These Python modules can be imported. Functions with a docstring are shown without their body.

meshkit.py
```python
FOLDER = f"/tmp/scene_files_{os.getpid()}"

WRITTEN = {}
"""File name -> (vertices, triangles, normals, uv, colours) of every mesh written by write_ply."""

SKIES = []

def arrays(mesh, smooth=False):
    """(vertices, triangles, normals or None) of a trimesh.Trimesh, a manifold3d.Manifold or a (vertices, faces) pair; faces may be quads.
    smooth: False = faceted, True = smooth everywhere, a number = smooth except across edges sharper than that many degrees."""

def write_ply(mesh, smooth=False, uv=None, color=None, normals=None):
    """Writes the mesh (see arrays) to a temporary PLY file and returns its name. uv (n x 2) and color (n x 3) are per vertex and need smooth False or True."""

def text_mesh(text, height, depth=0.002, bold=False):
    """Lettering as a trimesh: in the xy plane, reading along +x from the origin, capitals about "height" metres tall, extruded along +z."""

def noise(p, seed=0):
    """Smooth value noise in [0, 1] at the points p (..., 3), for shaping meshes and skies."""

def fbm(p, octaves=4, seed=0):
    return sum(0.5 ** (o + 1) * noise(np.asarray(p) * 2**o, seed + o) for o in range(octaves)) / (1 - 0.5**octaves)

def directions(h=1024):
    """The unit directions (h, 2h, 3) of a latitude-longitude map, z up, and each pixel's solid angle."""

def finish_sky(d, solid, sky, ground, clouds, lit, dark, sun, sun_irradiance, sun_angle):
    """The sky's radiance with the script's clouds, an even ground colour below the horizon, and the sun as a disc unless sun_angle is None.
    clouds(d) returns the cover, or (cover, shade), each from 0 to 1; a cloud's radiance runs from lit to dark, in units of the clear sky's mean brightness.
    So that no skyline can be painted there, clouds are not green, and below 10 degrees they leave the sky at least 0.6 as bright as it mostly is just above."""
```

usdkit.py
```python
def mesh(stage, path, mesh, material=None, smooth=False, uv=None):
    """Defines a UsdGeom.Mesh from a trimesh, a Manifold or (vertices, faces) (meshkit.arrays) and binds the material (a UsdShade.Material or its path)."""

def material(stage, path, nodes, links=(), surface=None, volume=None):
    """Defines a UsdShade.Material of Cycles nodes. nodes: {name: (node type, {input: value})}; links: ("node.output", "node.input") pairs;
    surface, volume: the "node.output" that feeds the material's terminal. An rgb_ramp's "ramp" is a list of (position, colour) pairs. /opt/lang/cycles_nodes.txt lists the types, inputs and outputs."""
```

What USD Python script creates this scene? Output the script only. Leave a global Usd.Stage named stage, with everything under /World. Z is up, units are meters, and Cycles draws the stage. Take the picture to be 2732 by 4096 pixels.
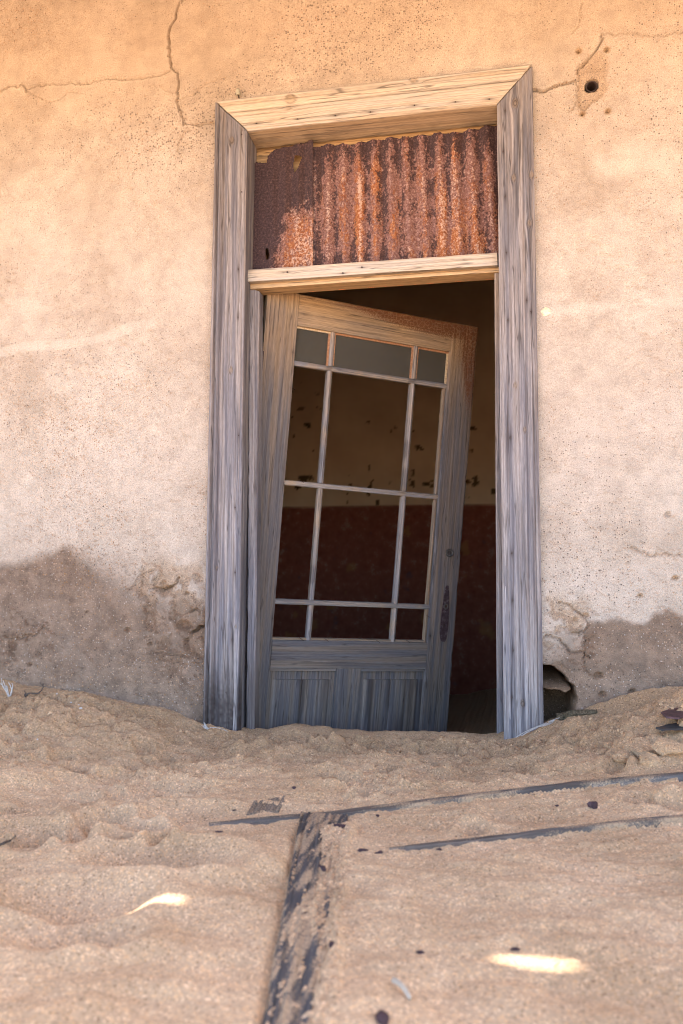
import math
import numpy as np
import shapely
import trimesh
import usdkit
from meshkit import noise, fbm
from pxr import Gf, Sdf, Usd, UsdGeom, UsdLux, UsdShade, Vt
from scipy.interpolate import PchipInterpolator, RegularGridInterpolator
from shapely import affinity
from shapely.geometry import LineString, Point, Polygon

# ------------------------------------------------------------------ camera, sky, sun, exposure
stage = Usd.Stage.CreateInMemory()
UsdGeom.SetStageUpAxis(stage, "Z")
UsdGeom.SetStageMetersPerUnit(stage, 1.0)
UsdGeom.Xform.Define(stage, "/World")
W, H, FPX = 2732.0, 4096.0, 3186.0
YAW, PITCH = math.radians(11.6), math.radians(3.5)
FWD = np.array([-math.sin(YAW) * math.cos(PITCH), math.cos(YAW) * math.cos(PITCH), math.sin(PITCH)])
RIGHT = np.array([math.cos(YAW), math.sin(YAW), 0.0])
UP = np.cross(RIGHT, FWD)


def ray(px, py):
    return FWD + RIGHT * ((px - W / 2) / FPX) + UP * ((H / 2 - py) / FPX)


_r = ray(1700, 2945)
CAM = np.array([0.0, -2.9, -_r[2] / _r[1] * 2.9])      # the sand in the doorway is z = 0
cam = UsdGeom.Camera.Define(stage, "/World/camera")
cam.CreateFocalLengthAttr(28.0)
cam.CreateHorizontalApertureAttr(28.0 * W / FPX)
cam.CreateVerticalApertureAttr(28.0 * H / FPX)
cam.CreateClippingRangeAttr(Gf.Vec2f(0.05, 5000))
cam.CreateFStopAttr(3.2)
cam.CreateFocusDistanceAttr(2.95)
cam.CreateExposureAttr(2.76)
m4 = Gf.Matrix4d(*[float(x) for x in [*RIGHT, 0, *UP, 0, *(-FWD), 0, *CAM, 1]])
UsdGeom.Xformable(cam).AddTransformOp().Set(m4)

SUN = np.array([0.42, 0.03, 0.90])
SUN /= np.linalg.norm(SUN)
sky = UsdLux.DomeLight.Define(stage, "/World/sky")
skym = usdkit.material(stage, "/World/Looks/sky_dome", {
    "s": ("sky_texture", {"sky_type": "single_scattering", "sun_disc": False, "sun_elevation": math.asin(SUN[2]),
                          "sun_rotation": math.atan2(SUN[0], SUN[1]), "aerosol_density": 2.0}),
    "b": ("background_shader", {"strength": 0.125})}, [("s.color", "b.color")], surface="b.background")
UsdShade.MaterialBindingAPI.Apply(sky.GetPrim()).Bind(skym)
sun = UsdLux.DistantLight.Define(stage, "/World/sun")
sun.CreateIntensityAttr(1.25)
sun.CreateAngleAttr(0.53)
sun.CreateColorAttr(Gf.Vec3f(1.0, 0.975, 0.93))
sun.GetPrim().CreateAttribute("inputs:normalize", Sdf.ValueTypeNames.Bool).Set(True)
_z = SUN
_x = np.cross([0, 1, 0], _z)
_x /= np.linalg.norm(_x)
_y = np.cross(_z, _x)
UsdGeom.Xformable(sun).AddTransformOp().Set(Gf.Matrix4d(*[float(v) for v in [*_x, 0, *_y, 0, *_z, 0, 0, 0, 8, 1]]))


# ------------------------------------------------------------------ helpers
def on_y(px, py, y=0.0):
    r = ray(px, py)
    return CAM + r * ((y - CAM[1]) / r[1])


def on_z(px, py, z=0.0):
    r = ray(px, py)
    return CAM + r * ((z - CAM[2]) / r[2])


def xz(pts, y=0.0):
    return np.array([on_y(a, b, y)[[0, 2]] for a, b in pts])


def sm(a, b, x):
    t = np.clip((x - a) / (b - a), 0, 1)
    return t * t * (3 - 2 * t)


def lerp(a, b, t):
    return a + (b - a) * t


def n2(x, y, s, seed=0, o=1):
    p = np.stack([np.asarray(x) * s, np.asarray(y) * s, np.full(np.shape(x), 0.37)], -1)
    return noise(p, seed) if o == 1 else fbm(p, o, seed)


def normals_of(v, f):
    n = np.zeros_like(v)
    fn = np.cross(v[f[:, 1]] - v[f[:, 0]], v[f[:, 2]] - v[f[:, 0]])
    for k in range(3):
        np.add.at(n, f[:, k], fn)
    l = np.linalg.norm(n, axis=1, keepdims=True)
    return np.where(l > 0, n / np.maximum(l, 1e-300), [0, 0, 1.0])


counts = {}


def numbered(parent, name):
    k = (parent, name)
    counts[k] = counts.get(k, -1) + 1
    return f"{parent}/{name}" + (f"_{counts[k]:03d}" if counts[k] else "")


def tag(prim, label=None, cat=None, group=None, kind=None):
    for k, v in (("label", label), ("category", cat), ("group", group), ("kind", kind)):
        if v:
            prim.SetCustomDataByKey(k, v)
    return prim


class Thing:
    """An Xform at the thing's base; its parts are given in world coordinates."""

    def __init__(self, name, label, cat, loc=(0, 0, 0), group=None, mat=None):
        self.path = numbered("/World", name)
        self.x = UsdGeom.Xform.Define(stage, self.path)
        self.loc = np.asarray(loc, float)
        self.local = mat is not None
        self.x.AddTransformOp().Set(mat if mat is not None else Gf.Matrix4d().SetTranslate(Gf.Vec3d(*map(float, loc))))
        tag(self.x.GetPrim(), label, cat, group)

    def part(self, name, mesh, mat, under=None, label=None, kind=None, **kw):
        path = numbered(under or self.path, name)
        put(path, mesh, mat, shift=None if self.local else self.loc, **kw)
        tag(stage.GetPrimAtPath(path), label, None, None, kind)
        return path


def put(path, mesh, mat, smooth=True, shift=None, attrs=None):
    """Defines one Mesh. mesh: trimesh or (v, f[, attrs])."""
    if isinstance(mesh, trimesh.Trimesh):
        if smooth not in (True, False):
            v, f, n = usdkit.meshkit.arrays(mesh, smooth)
        else:
            v, f, n = np.array(mesh.vertices), np.array(mesh.faces), None
            if smooth:
                n = normals_of(v, f)
    else:
        v, f = np.asarray(mesh[0], float), np.asarray(mesh[1], int)
        if len(mesh) > 2:
            attrs = mesh[2]
        n = normals_of(v, f) if smooth else None
    if shift is not None:
        v = v - shift
    m = UsdGeom.Mesh.Define(stage, path)
    m.CreatePointsAttr(Vt.Vec3fArray.FromNumpy(v.astype(np.float32)))
    m.CreateFaceVertexCountsAttr(Vt.IntArray.FromNumpy(np.full(len(f), 3, np.int32)))
    m.CreateFaceVertexIndicesAttr(Vt.IntArray.FromNumpy(f.astype(np.int32).ravel()))
    m.CreateSubdivisionSchemeAttr("none")
    if n is not None:
        m.CreateNormalsAttr(Vt.Vec3fArray.FromNumpy(n.astype(np.float32)))
        m.SetNormalsInterpolation("vertex")
    for k, a in (attrs or {}).items():
        UsdGeom.PrimvarsAPI(m).CreatePrimvar(k, Sdf.ValueTypeNames.Float3Array, "vertex").Set(Vt.Vec3fArray.FromNumpy(np.asarray(a, np.float32)))
    UsdShade.MaterialBindingAPI.Apply(m.GetPrim()).Bind(mat)
    return m


def single(name, mesh, mat, label, cat, group=None, kind=None, **kw):
    path = numbered("/World", name)
    put(path, mesh, mat, **kw)
    tag(stage.GetPrimAtPath(path), label, cat, group, kind)
    return path


def grid_faces(nu, nv, keep=None, flip=False):
    i, j = np.meshgrid(np.arange(nu - 1), np.arange(nv - 1), indexing="ij")
    a = i * nv + j
    q = np.stack([a, a + nv, a + nv + 1, a + 1], -1)
    if keep is not None:
        q = q[keep]
    q = q.reshape(-1, 4)
    if flip:
        q = q[:, ::-1]
    return np.vstack([q[:, [0, 1, 2]], q[:, [0, 2, 3]]])


def box(c0, c1):
    c0, c1 = np.minimum(c0, c1), np.maximum(c0, c1)
    b = trimesh.creation.box(c1 - c0)
    b.apply_translation((c0 + c1) / 2)
    return b


def seg_dist(X, Z, pts):
    """Distance to a polyline and the position along it (0..1)."""
    best, along = np.full(X.shape, 9.0), np.zeros(X.shape)
    L = np.r_[0, np.cumsum(np.linalg.norm(np.diff(pts, axis=0), axis=1))]
    for k in range(len(pts) - 1):
        a, b = pts[k], pts[k + 1]
        d = b - a
        t = np.clip(((X - a[0]) * d[0] + (Z - a[1]) * d[1]) / (d @ d + 1e-12), 0, 1)
        q = np.hypot(X - a[0] - t * d[0], Z - a[1] - t * d[1])
        w = q < best
        best = np.where(w, q, best)
        along = np.where(w, (L[k] + t * (L[k + 1] - L[k])) / L[-1], along)
    return best, along


def jag(pts, step=0.012, amp=0.004, seed=1):
    """A polyline made wandering, as a crack runs."""
    pts = np.asarray(pts, float)
    L = np.r_[0, np.cumsum(np.linalg.norm(np.diff(pts, axis=0), axis=1))]
    s = np.linspace(0, L[-1], max(3, int(L[-1] / step)))
    q = np.stack([np.interp(s, L, pts[:, 0]), np.interp(s, L, pts[:, 1])], 1)
    r = np.random.default_rng(seed)
    return q + r.normal(0, amp, q.shape) * np.r_[0, np.ones(len(q) - 2), 0][:, None]


def inside(X, Z, pts):
    return shapely.contains_xy(Polygon(pts), X, Z)


def signed(X, Z, pts, reach=0.25):
    """Roughly signed distance to a polygon, positive inside, only near it."""
    pts = np.asarray(pts)
    out = np.full(X.shape, -9.0)
    m = (X > pts[:, 0].min() - reach) & (X < pts[:, 0].max() + reach) & (Z > pts[:, 1].min() - reach) & (Z < pts[:, 1].max() + reach)
    d, _ = seg_dist(X[m], Z[m], np.vstack([pts, pts[:1]]))
    out[m] = np.where(inside(X[m], Z[m], pts), d, -d)
    return out


# ------------------------------------------------------------------ materials
def mat(name, nodes, links, surface="p.BSDF"):
    return usdkit.material(stage, "/World/Looks/" + name, nodes, links, surface=surface)


def wood(name, dark, light, tan, tan_amount, warm=(0.46, 0.30, 0.15), varnish=(0.115, 0.042, 0.018), contrast=1.0, bump=0.7, grey=(0.2, 0.2, 0.23)):
    """Weathered softwood. wc: metres along and across the grain; wm: (dark stains and painted shade, warm wood and painted light, old varnish)."""
    return mat(name, {
        "c": ("attribute", {"attribute": "wc"}), "m": ("attribute", {"attribute": "wm"}), "ms": ("separate_color", {}),
        "m1": ("mapping", {"mapping_type": "point", "scale": (2.4, 130, 100)}),
        "m2": ("mapping", {"mapping_type": "point", "scale": (28, 420, 300)}),
        "m3": ("mapping", {"mapping_type": "point", "scale": (1.7, 36, 30)}),
        "m4": ("mapping", {"mapping_type": "point", "scale": (1.5, 55, 40)}),
        "n1": ("noise_texture", {"scale": 1, "detail": 5, "roughness": 0.65}),
        "n2": ("noise_texture", {"scale": 1, "detail": 3, "roughness": 0.6}),
        "n3": ("noise_texture", {"scale": 1, "detail": 3, "roughness": 0.55}),
        "n4": ("noise_texture", {"scale": 1, "detail": 2, "roughness": 0.4}),
        "r1": ("rgb_ramp", {"ramp": [(0.5 - 0.2 / contrast, dark), (0.5, tuple(0.55 * np.array(dark) + 0.45 * np.array(light))), (0.5 + 0.18 / contrast, light)]}),
        "r2": ("rgb_ramp", {"ramp": [(0.3, (0.55,) * 3), (0.62, (1.12,) * 3)]}),
        "mul": ("mix_color", {"blend_type": "multiply", "fac": 0.85}),
        "r3": ("map_range", {"from_min": 0.35, "from_max": 0.65, "to_min": 0.0, "to_max": tan_amount, "clamp": True}),
        "mt": ("mix_color", {"blend_type": "mix", "b": tan}),
        "gr": ("map_range", {"from_min": 0.56, "from_max": 0.40, "to_min": 0.0, "to_max": 0.6, "clamp": True}),
        "mg": ("mix_color", {"blend_type": "mix", "b": grey}),
        "sub": ("math", {"math_type": "subtract", "value2": 0.5}), "abs": ("math", {"math_type": "absolute"}),
        "ck": ("map_range", {"from_min": 0.003, "from_max": 0.014, "to_min": 0.6, "to_max": 0.0, "clamp": True}),
        "mc": ("mix_color", {"blend_type": "mix", "b": (0.035, 0.028, 0.025)}),
        "wm1": ("mix_color", {"blend_type": "multiply", "fac": 0.6}),
        "wmix": ("mix_color", {"blend_type": "mix"}), "wramp": ("rgb_ramp", {"ramp": [(0.3, tuple(0.55 * np.array(warm))), (0.6, tuple(1.15 * np.array(warm)))]}),
        # varnish left in cracked scales
        "vm": ("mapping", {"mapping_type": "point", "scale": (1, 1, 1)}),
        "vn": ("noise_texture", {"scale": 210, "detail": 4, "roughness": 0.7}),
        "vv": ("voronoi_texture", {"feature": "distance_to_edge", "scale": 55, "randomness": 1}),
        "va": ("math", {"math_type": "add"}), "vs": ("map_range", {"from_min": 0.86, "from_max": 1.08, "to_min": 0, "to_max": 0.92, "clamp": True}),
        "ve": ("map_range", {"from_min": 0.03, "from_max": 0.09, "to_min": 0.6, "to_max": 1, "clamp": True}), "vf": ("math", {"math_type": "multiply"}),
        "vmix": ("mix_color", {"blend_type": "mix", "b": varnish}),
        "dmix": ("mix_color", {"blend_type": "mix", "b": (0.035, 0.025, 0.022)}), "dm": ("math", {"math_type": "multiply", "value2": 0.9, "use_clamp": True}),
        "h1": ("math", {"math_type": "multiply", "value2": 0.6}), "h2": ("math", {"math_type": "add"}), "h3": ("math", {"math_type": "subtract"}),
        "b": ("bump", {"strength": bump, "distance": 0.0022}),
        "p": ("principled_bsdf", {"roughness": 0.82, "specular_ior_level": 0.25})},
        [("m.color", "ms.color"), ("c.vector", "m1.vector"), ("c.vector", "m2.vector"), ("c.vector", "m3.vector"), ("c.vector", "m4.vector"),
         ("m1.vector", "n1.vector"), ("m2.vector", "n2.vector"), ("m3.vector", "n3.vector"), ("m4.vector", "n4.vector"),
         ("n1.fac", "r1.fac"), ("n2.fac", "r2.fac"), ("r1.color", "mul.a"), ("r2.color", "mul.b"),
         ("n3.fac", "r3.value"), ("r3.result", "mt.fac"), ("mul.result", "mt.a"),
         ("n3.fac", "gr.value"), ("gr.result", "mg.fac"), ("mt.result", "mg.a"),
         ("n1.fac", "wramp.fac"), ("wramp.color", "wm1.a"), ("r2.color", "wm1.b"), ("wm1.result", "wmix.b"), ("mg.result", "wmix.a"), ("ms.g", "wmix.fac"),
         ("n4.fac", "sub.value1"), ("sub.value", "abs.value1"), ("abs.value", "ck.value"), ("ck.result", "mc.fac"), ("wmix.result", "mc.a"),
         ("c.vector", "vm.vector"), ("vm.vector", "vn.vector"), ("vm.vector", "vv.vector"), ("vn.fac", "va.value1"), ("ms.b", "va.value2"), ("va.value", "vs.value"),
         ("vv.distance", "ve.value"), ("vs.result", "vf.value1"), ("ve.result", "vf.value2"), ("vf.value", "vmix.fac"), ("mc.result", "vmix.a"),
         ("ms.r", "dm.value1"), ("dm.value", "dmix.fac"), ("vmix.result", "dmix.a"), ("dmix.result", "p.base_color"),
         ("n2.fac", "h1.value1"), ("h1.value", "h2.value1"), ("n1.fac", "h2.value2"), ("h2.value", "h3.value1"), ("ck.result", "h3.value2"),
         ("h3.value", "b.height"), ("b.normal", "p.normal")])


M = {}
M["casing"] = wood("grey_casing_wood", (0.10, 0.088, 0.09), (0.36, 0.33, 0.335), (0.28, 0.225, 0.19), 0.4, contrast=1.35, grey=(0.10, 0.094, 0.112))
M["head"] = wood("pale_head_wood", (0.36, 0.285, 0.215), (0.62, 0.54, 0.455), (0.50, 0.41, 0.31), 0.5, contrast=0.85, grey=(0.42, 0.38, 0.34))
M["door"] = wood("grey_door_wood", (0.075, 0.064, 0.064), (0.225, 0.202, 0.195), (0.22, 0.165, 0.115), 0.5, contrast=1.2, grey=(0.10, 0.10, 0.115), bump=0.55)
M["old"] = wood("buried_dark_wood", (0.028, 0.026, 0.026), (0.15, 0.138, 0.135), (0.09, 0.075, 0.065), 0.4, varnish=(0.47, 0.325, 0.2), contrast=1.4, grey=(0.09, 0.085, 0.088))
M["batten"] = wood("grey_batten_wood", (0.04, 0.034, 0.030), (0.20, 0.17, 0.15), (0.14, 0.10, 0.075), 0.6, varnish=(0.47, 0.325, 0.2), contrast=1.3, grey=(0.12, 0.105, 0.098))
M["bar"] = wood("glazing_bar_wood", (0.13, 0.115, 0.115), (0.36, 0.33, 0.315), (0.33, 0.25, 0.18), 0.5, contrast=1.2, grey=(0.16, 0.155, 0.17))
M["roof"] = wood("roof_board_wood", (0.14, 0.11, 0.09), (0.36, 0.31, 0.27), (0.3, 0.2, 0.12), 0.5)

# plaster: wm = (damp dark stains and the hole's painted shade, ochre, pale wash); wn = (exposed sandy mortar, dot density, -)
M["plaster"] = mat("sandy_plaster", {
    "g": ("geometry", {}), "m": ("attribute", {"attribute": "wm"}), "ms": ("separate_color", {}), "k": ("attribute", {"attribute": "wn"}), "ks": ("separate_color", {}),
    "big": ("noise_texture", {"scale": 2.3, "detail": 5, "roughness": 0.6}),
    "mid": ("noise_texture", {"scale": 17, "detail": 5, "roughness": 0.65}),
    "fine": ("noise_texture", {"scale": 260, "detail": 3, "roughness": 0.7}),
    "rb": ("rgb_ramp", {"ramp": [(0.33, (0.42, 0.335, 0.262)), (0.5, (0.485, 0.395, 0.318)), (0.66, (0.535, 0.442, 0.365))]}),
    "ocf": ("math", {"math_type": "multiply", "use_clamp": True}), "ocr": ("map_range", {"from_min": 0.3, "from_max": 0.6, "to_min": 0.55, "to_max": 1.15, "clamp": True}),
    "oc": ("mix_color", {"blend_type": "mix", "b": (0.47, 0.375, 0.275)}),
    "pw": ("mix_color", {"blend_type": "mix", "b": (0.56, 0.475, 0.395)}),
    "ex": ("mix_color", {"blend_type": "mix", "b": (0.40, 0.25, 0.135)}), "exn": ("rgb_ramp", {"ramp": [(0.35, (0.55,) * 3), (0.65, (1.2,) * 3)]}),
    "exm": ("mix_color", {"blend_type": "multiply", "fac": 1.0, "a": (0.42, 0.27, 0.15)}),
    "stn": ("rgb_ramp", {"ramp": [(0.36, (0.135, 0.083, 0.054)), (0.64, (0.205, 0.130, 0.086))]}),
    "st": ("mix_color", {"blend_type": "mix"}),
    "mr": ("rgb_ramp", {"ramp": [(0.3, (0.84,) * 3), (0.7, (1.1,) * 3)]}), "mm": ("mix_color", {"blend_type": "multiply", "fac": 1.0}),
    "fr": ("rgb_ramp", {"ramp": [(0.3, (0.72,) * 3), (0.7, (1.2,) * 3)]}), "fm": ("mix_color", {"blend_type": "multiply", "fac": 1.0}),
    # embedded grains: small dark, brown and pale dots
    "v1": ("voronoi_texture", {"feature": "f1", "scale": 125, "randomness": 1}), "v1c": ("separate_color", {}),
    "d1": ("math", {"math_type": "multiply"}), "d1b": ("math", {"math_type": "multiply", "value2": 0.46}), "d1l": ("math", {"math_type": "less_than"}),
    "dc": ("rgb_ramp", {"ramp": [(0.0, (0.05, 0.035, 0.03)), (0.55, (0.13, 0.085, 0.065)), (0.72, (0.30, 0.15, 0.06)), (0.9, (0.45, 0.30, 0.2))]}),
    "dd": ("math", {"math_type": "multiply", "value2": 0.72}), "dmix": ("mix_color", {"blend_type": "mix"}),
    "v2": ("voronoi_texture", {"feature": "f1", "scale": 200, "randomness": 1}), "v2c": ("separate_color", {}),
    "e1": ("math", {"math_type": "multiply", "value2": 0.38}), "e2": ("math", {"math_type": "multiply"}), "e1l": ("math", {"math_type": "less_than"}), "ed": ("math", {"math_type": "multiply", "value2": 0.5}),
    "emix": ("mix_color", {"blend_type": "mix", "b": (0.14, 0.09, 0.065)}),
    # pale grit that shows on the dark stain
    "v3": ("voronoi_texture", {"feature": "f1", "scale": 130, "randomness": 1}), "v3c": ("separate_color", {}),
    "w1": ("math", {"math_type": "subtract", "value2": 0.62}), "w2": ("math", {"math_type": "multiply", "value2": 0.75}), "w1l": ("math", {"math_type": "less_than"}), "wd": ("math", {"math_type": "multiply"}), "we": ("math", {"math_type": "multiply", "value2": 0.8}),
    "wmix": ("mix_color", {"blend_type": "mix", "b": (0.52, 0.46, 0.42)}),
    "hb": ("math", {"math_type": "multiply", "value2": -0.8}), "hs": ("math", {"math_type": "add"}), "hm": ("math", {"math_type": "multiply_add", "value2": 1.5}),
    "b": ("bump", {"strength": 0.8, "distance": 0.003}),
    "p": ("principled_bsdf", {"roughness": 0.92, "specular_ior_level": 0.12, "diffuse_roughness": 0.4})},
    [("m.color", "ms.color"), ("k.color", "ks.color")] + [("g.position", n + ".vector") for n in ("big", "mid", "fine", "v1", "v2", "v3")] +
    [("big.fac", "rb.fac"), ("rb.color", "oc.a"), ("mid.fac", "ocr.value"), ("ocr.result", "ocf.value1"), ("ms.g", "ocf.value2"), ("ocf.value", "oc.fac"),
     ("oc.result", "pw.a"), ("ms.b", "pw.fac"), ("fine.fac", "exn.fac"), ("exn.color", "exm.b"), ("exm.result", "ex.b"), ("pw.result", "ex.a"), ("ks.r", "ex.fac"),
     ("mid.fac", "stn.fac"), ("stn.color", "st.b"), ("ex.result", "st.a"), ("ms.r", "st.fac"),
     ("mid.fac", "mr.fac"), ("st.result", "mm.a"), ("mr.color", "mm.b"), ("fine.fac", "fr.fac"), ("mm.result", "fm.a"), ("fr.color", "fm.b"),
     ("v1.color", "v1c.color"), ("v1c.r", "d1.value1"), ("ks.g", "d1.value2"), ("d1.value", "d1b.value1"), ("v1.distance", "d1l.value1"), ("d1b.value", "d1l.value2"),
     ("v1c.g", "dc.fac"), ("d1l.value", "dd.value1"), ("dd.value", "dmix.fac"), ("fm.result", "dmix.a"), ("dc.color", "dmix.b"),
     ("v2.color", "v2c.color"), ("v2c.r", "e2.value1"), ("ks.g", "e2.value2"), ("e2.value", "e1.value1"), ("v2.distance", "e1l.value1"), ("e1.value", "e1l.value2"), ("e1l.value", "ed.value1"), ("ed.value", "emix.fac"), ("dmix.result", "emix.a"),
     ("v3.color", "v3c.color"), ("v3c.r", "w1.value1"), ("w1.value", "w2.value1"), ("v3.distance", "w1l.value1"), ("w2.value", "w1l.value2"), ("w1l.value", "wd.value1"), ("ms.r", "wd.value2"), ("wd.value", "we.value1"), ("we.value", "wmix.fac"), ("emix.result", "wmix.a"),
     ("wmix.result", "p.base_color"),
     ("d1l.value", "hb.value1"), ("fine.fac", "hm.value1"), ("hb.value", "hm.value3"), ("hm.value", "b.height"), ("b.normal", "p.normal")])

M["sand"] = mat("desert_sand", {
    "g": ("geometry", {}), "m": ("attribute", {"attribute": "wm"}), "ms": ("separate_color", {}),
    "big": ("noise_texture", {"scale": 3.0, "detail": 5, "roughness": 0.6}),
    "rb": ("rgb_ramp", {"ramp": [(0.35, (0.44, 0.284, 0.167)), (0.65, (0.56, 0.377, 0.235))]}),
    "grain": ("voronoi_texture", {"feature": "f1", "scale": 330, "randomness": 1}),
    "gc": ("separate_color", {}), "gr": ("rgb_ramp", {"ramp": [(0.0, (0.5, 0.45, 0.43)), (0.05, (0.7, 0.67, 0.64)), (0.14, (0.9, 0.89, 0.88)), (0.7, (1.05, 1.04, 1.02)), (0.85, (1.25, 1.1, 0.9)), (0.97, (1.5, 1.5, 1.5))]}),
    "gm": ("mix_color", {"blend_type": "multiply", "fac": 1.0, "use_clamp": False}),
    "mid": ("noise_texture", {"scale": 55, "detail": 5, "roughness": 0.75}), "mr": ("rgb_ramp", {"ramp": [(0.3, (0.84, 0.83, 0.82)), (0.5, (0.98, 0.98, 0.98)), (0.7, (1.10, 1.08, 1.05))]}), "mm": ("mix_color", {"blend_type": "multiply", "fac": 1.0, "use_clamp": False}),
    "cr": ("mix_color", {"blend_type": "mix", "b": (0.27, 0.178, 0.108)}),  # darker sand tone, for the painted shade and the clods
    "bn": ("noise_texture", {"scale": 190, "detail": 4, "roughness": 0.7}), "bs": ("math", {"math_type": "add"}),
    "b": ("bump", {"strength": 0.42, "distance": 0.004}),
    "p": ("principled_bsdf", {"roughness": 0.95, "specular_ior_level": 0.1, "diffuse_roughness": 0.5})},
    [("m.color", "ms.color")] + [("g.position", n + ".vector") for n in ("big", "grain", "mid", "bn")] +
    [("big.fac", "rb.fac"), ("rb.color", "cr.a"), ("ms.r", "cr.fac"), ("cr.result", "gm.a"), ("grain.color", "gc.color"), ("gc.r", "gr.fac"), ("gr.color", "gm.b"),
     ("mid.fac", "mr.fac"), ("gm.result", "mm.a"), ("mr.color", "mm.b"), ("mm.result", "p.base_color"),
     ("bn.fac", "bs.value1"), ("mid.fac", "bs.value2"), ("bs.value", "b.height"), ("b.normal", "p.normal")])

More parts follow.
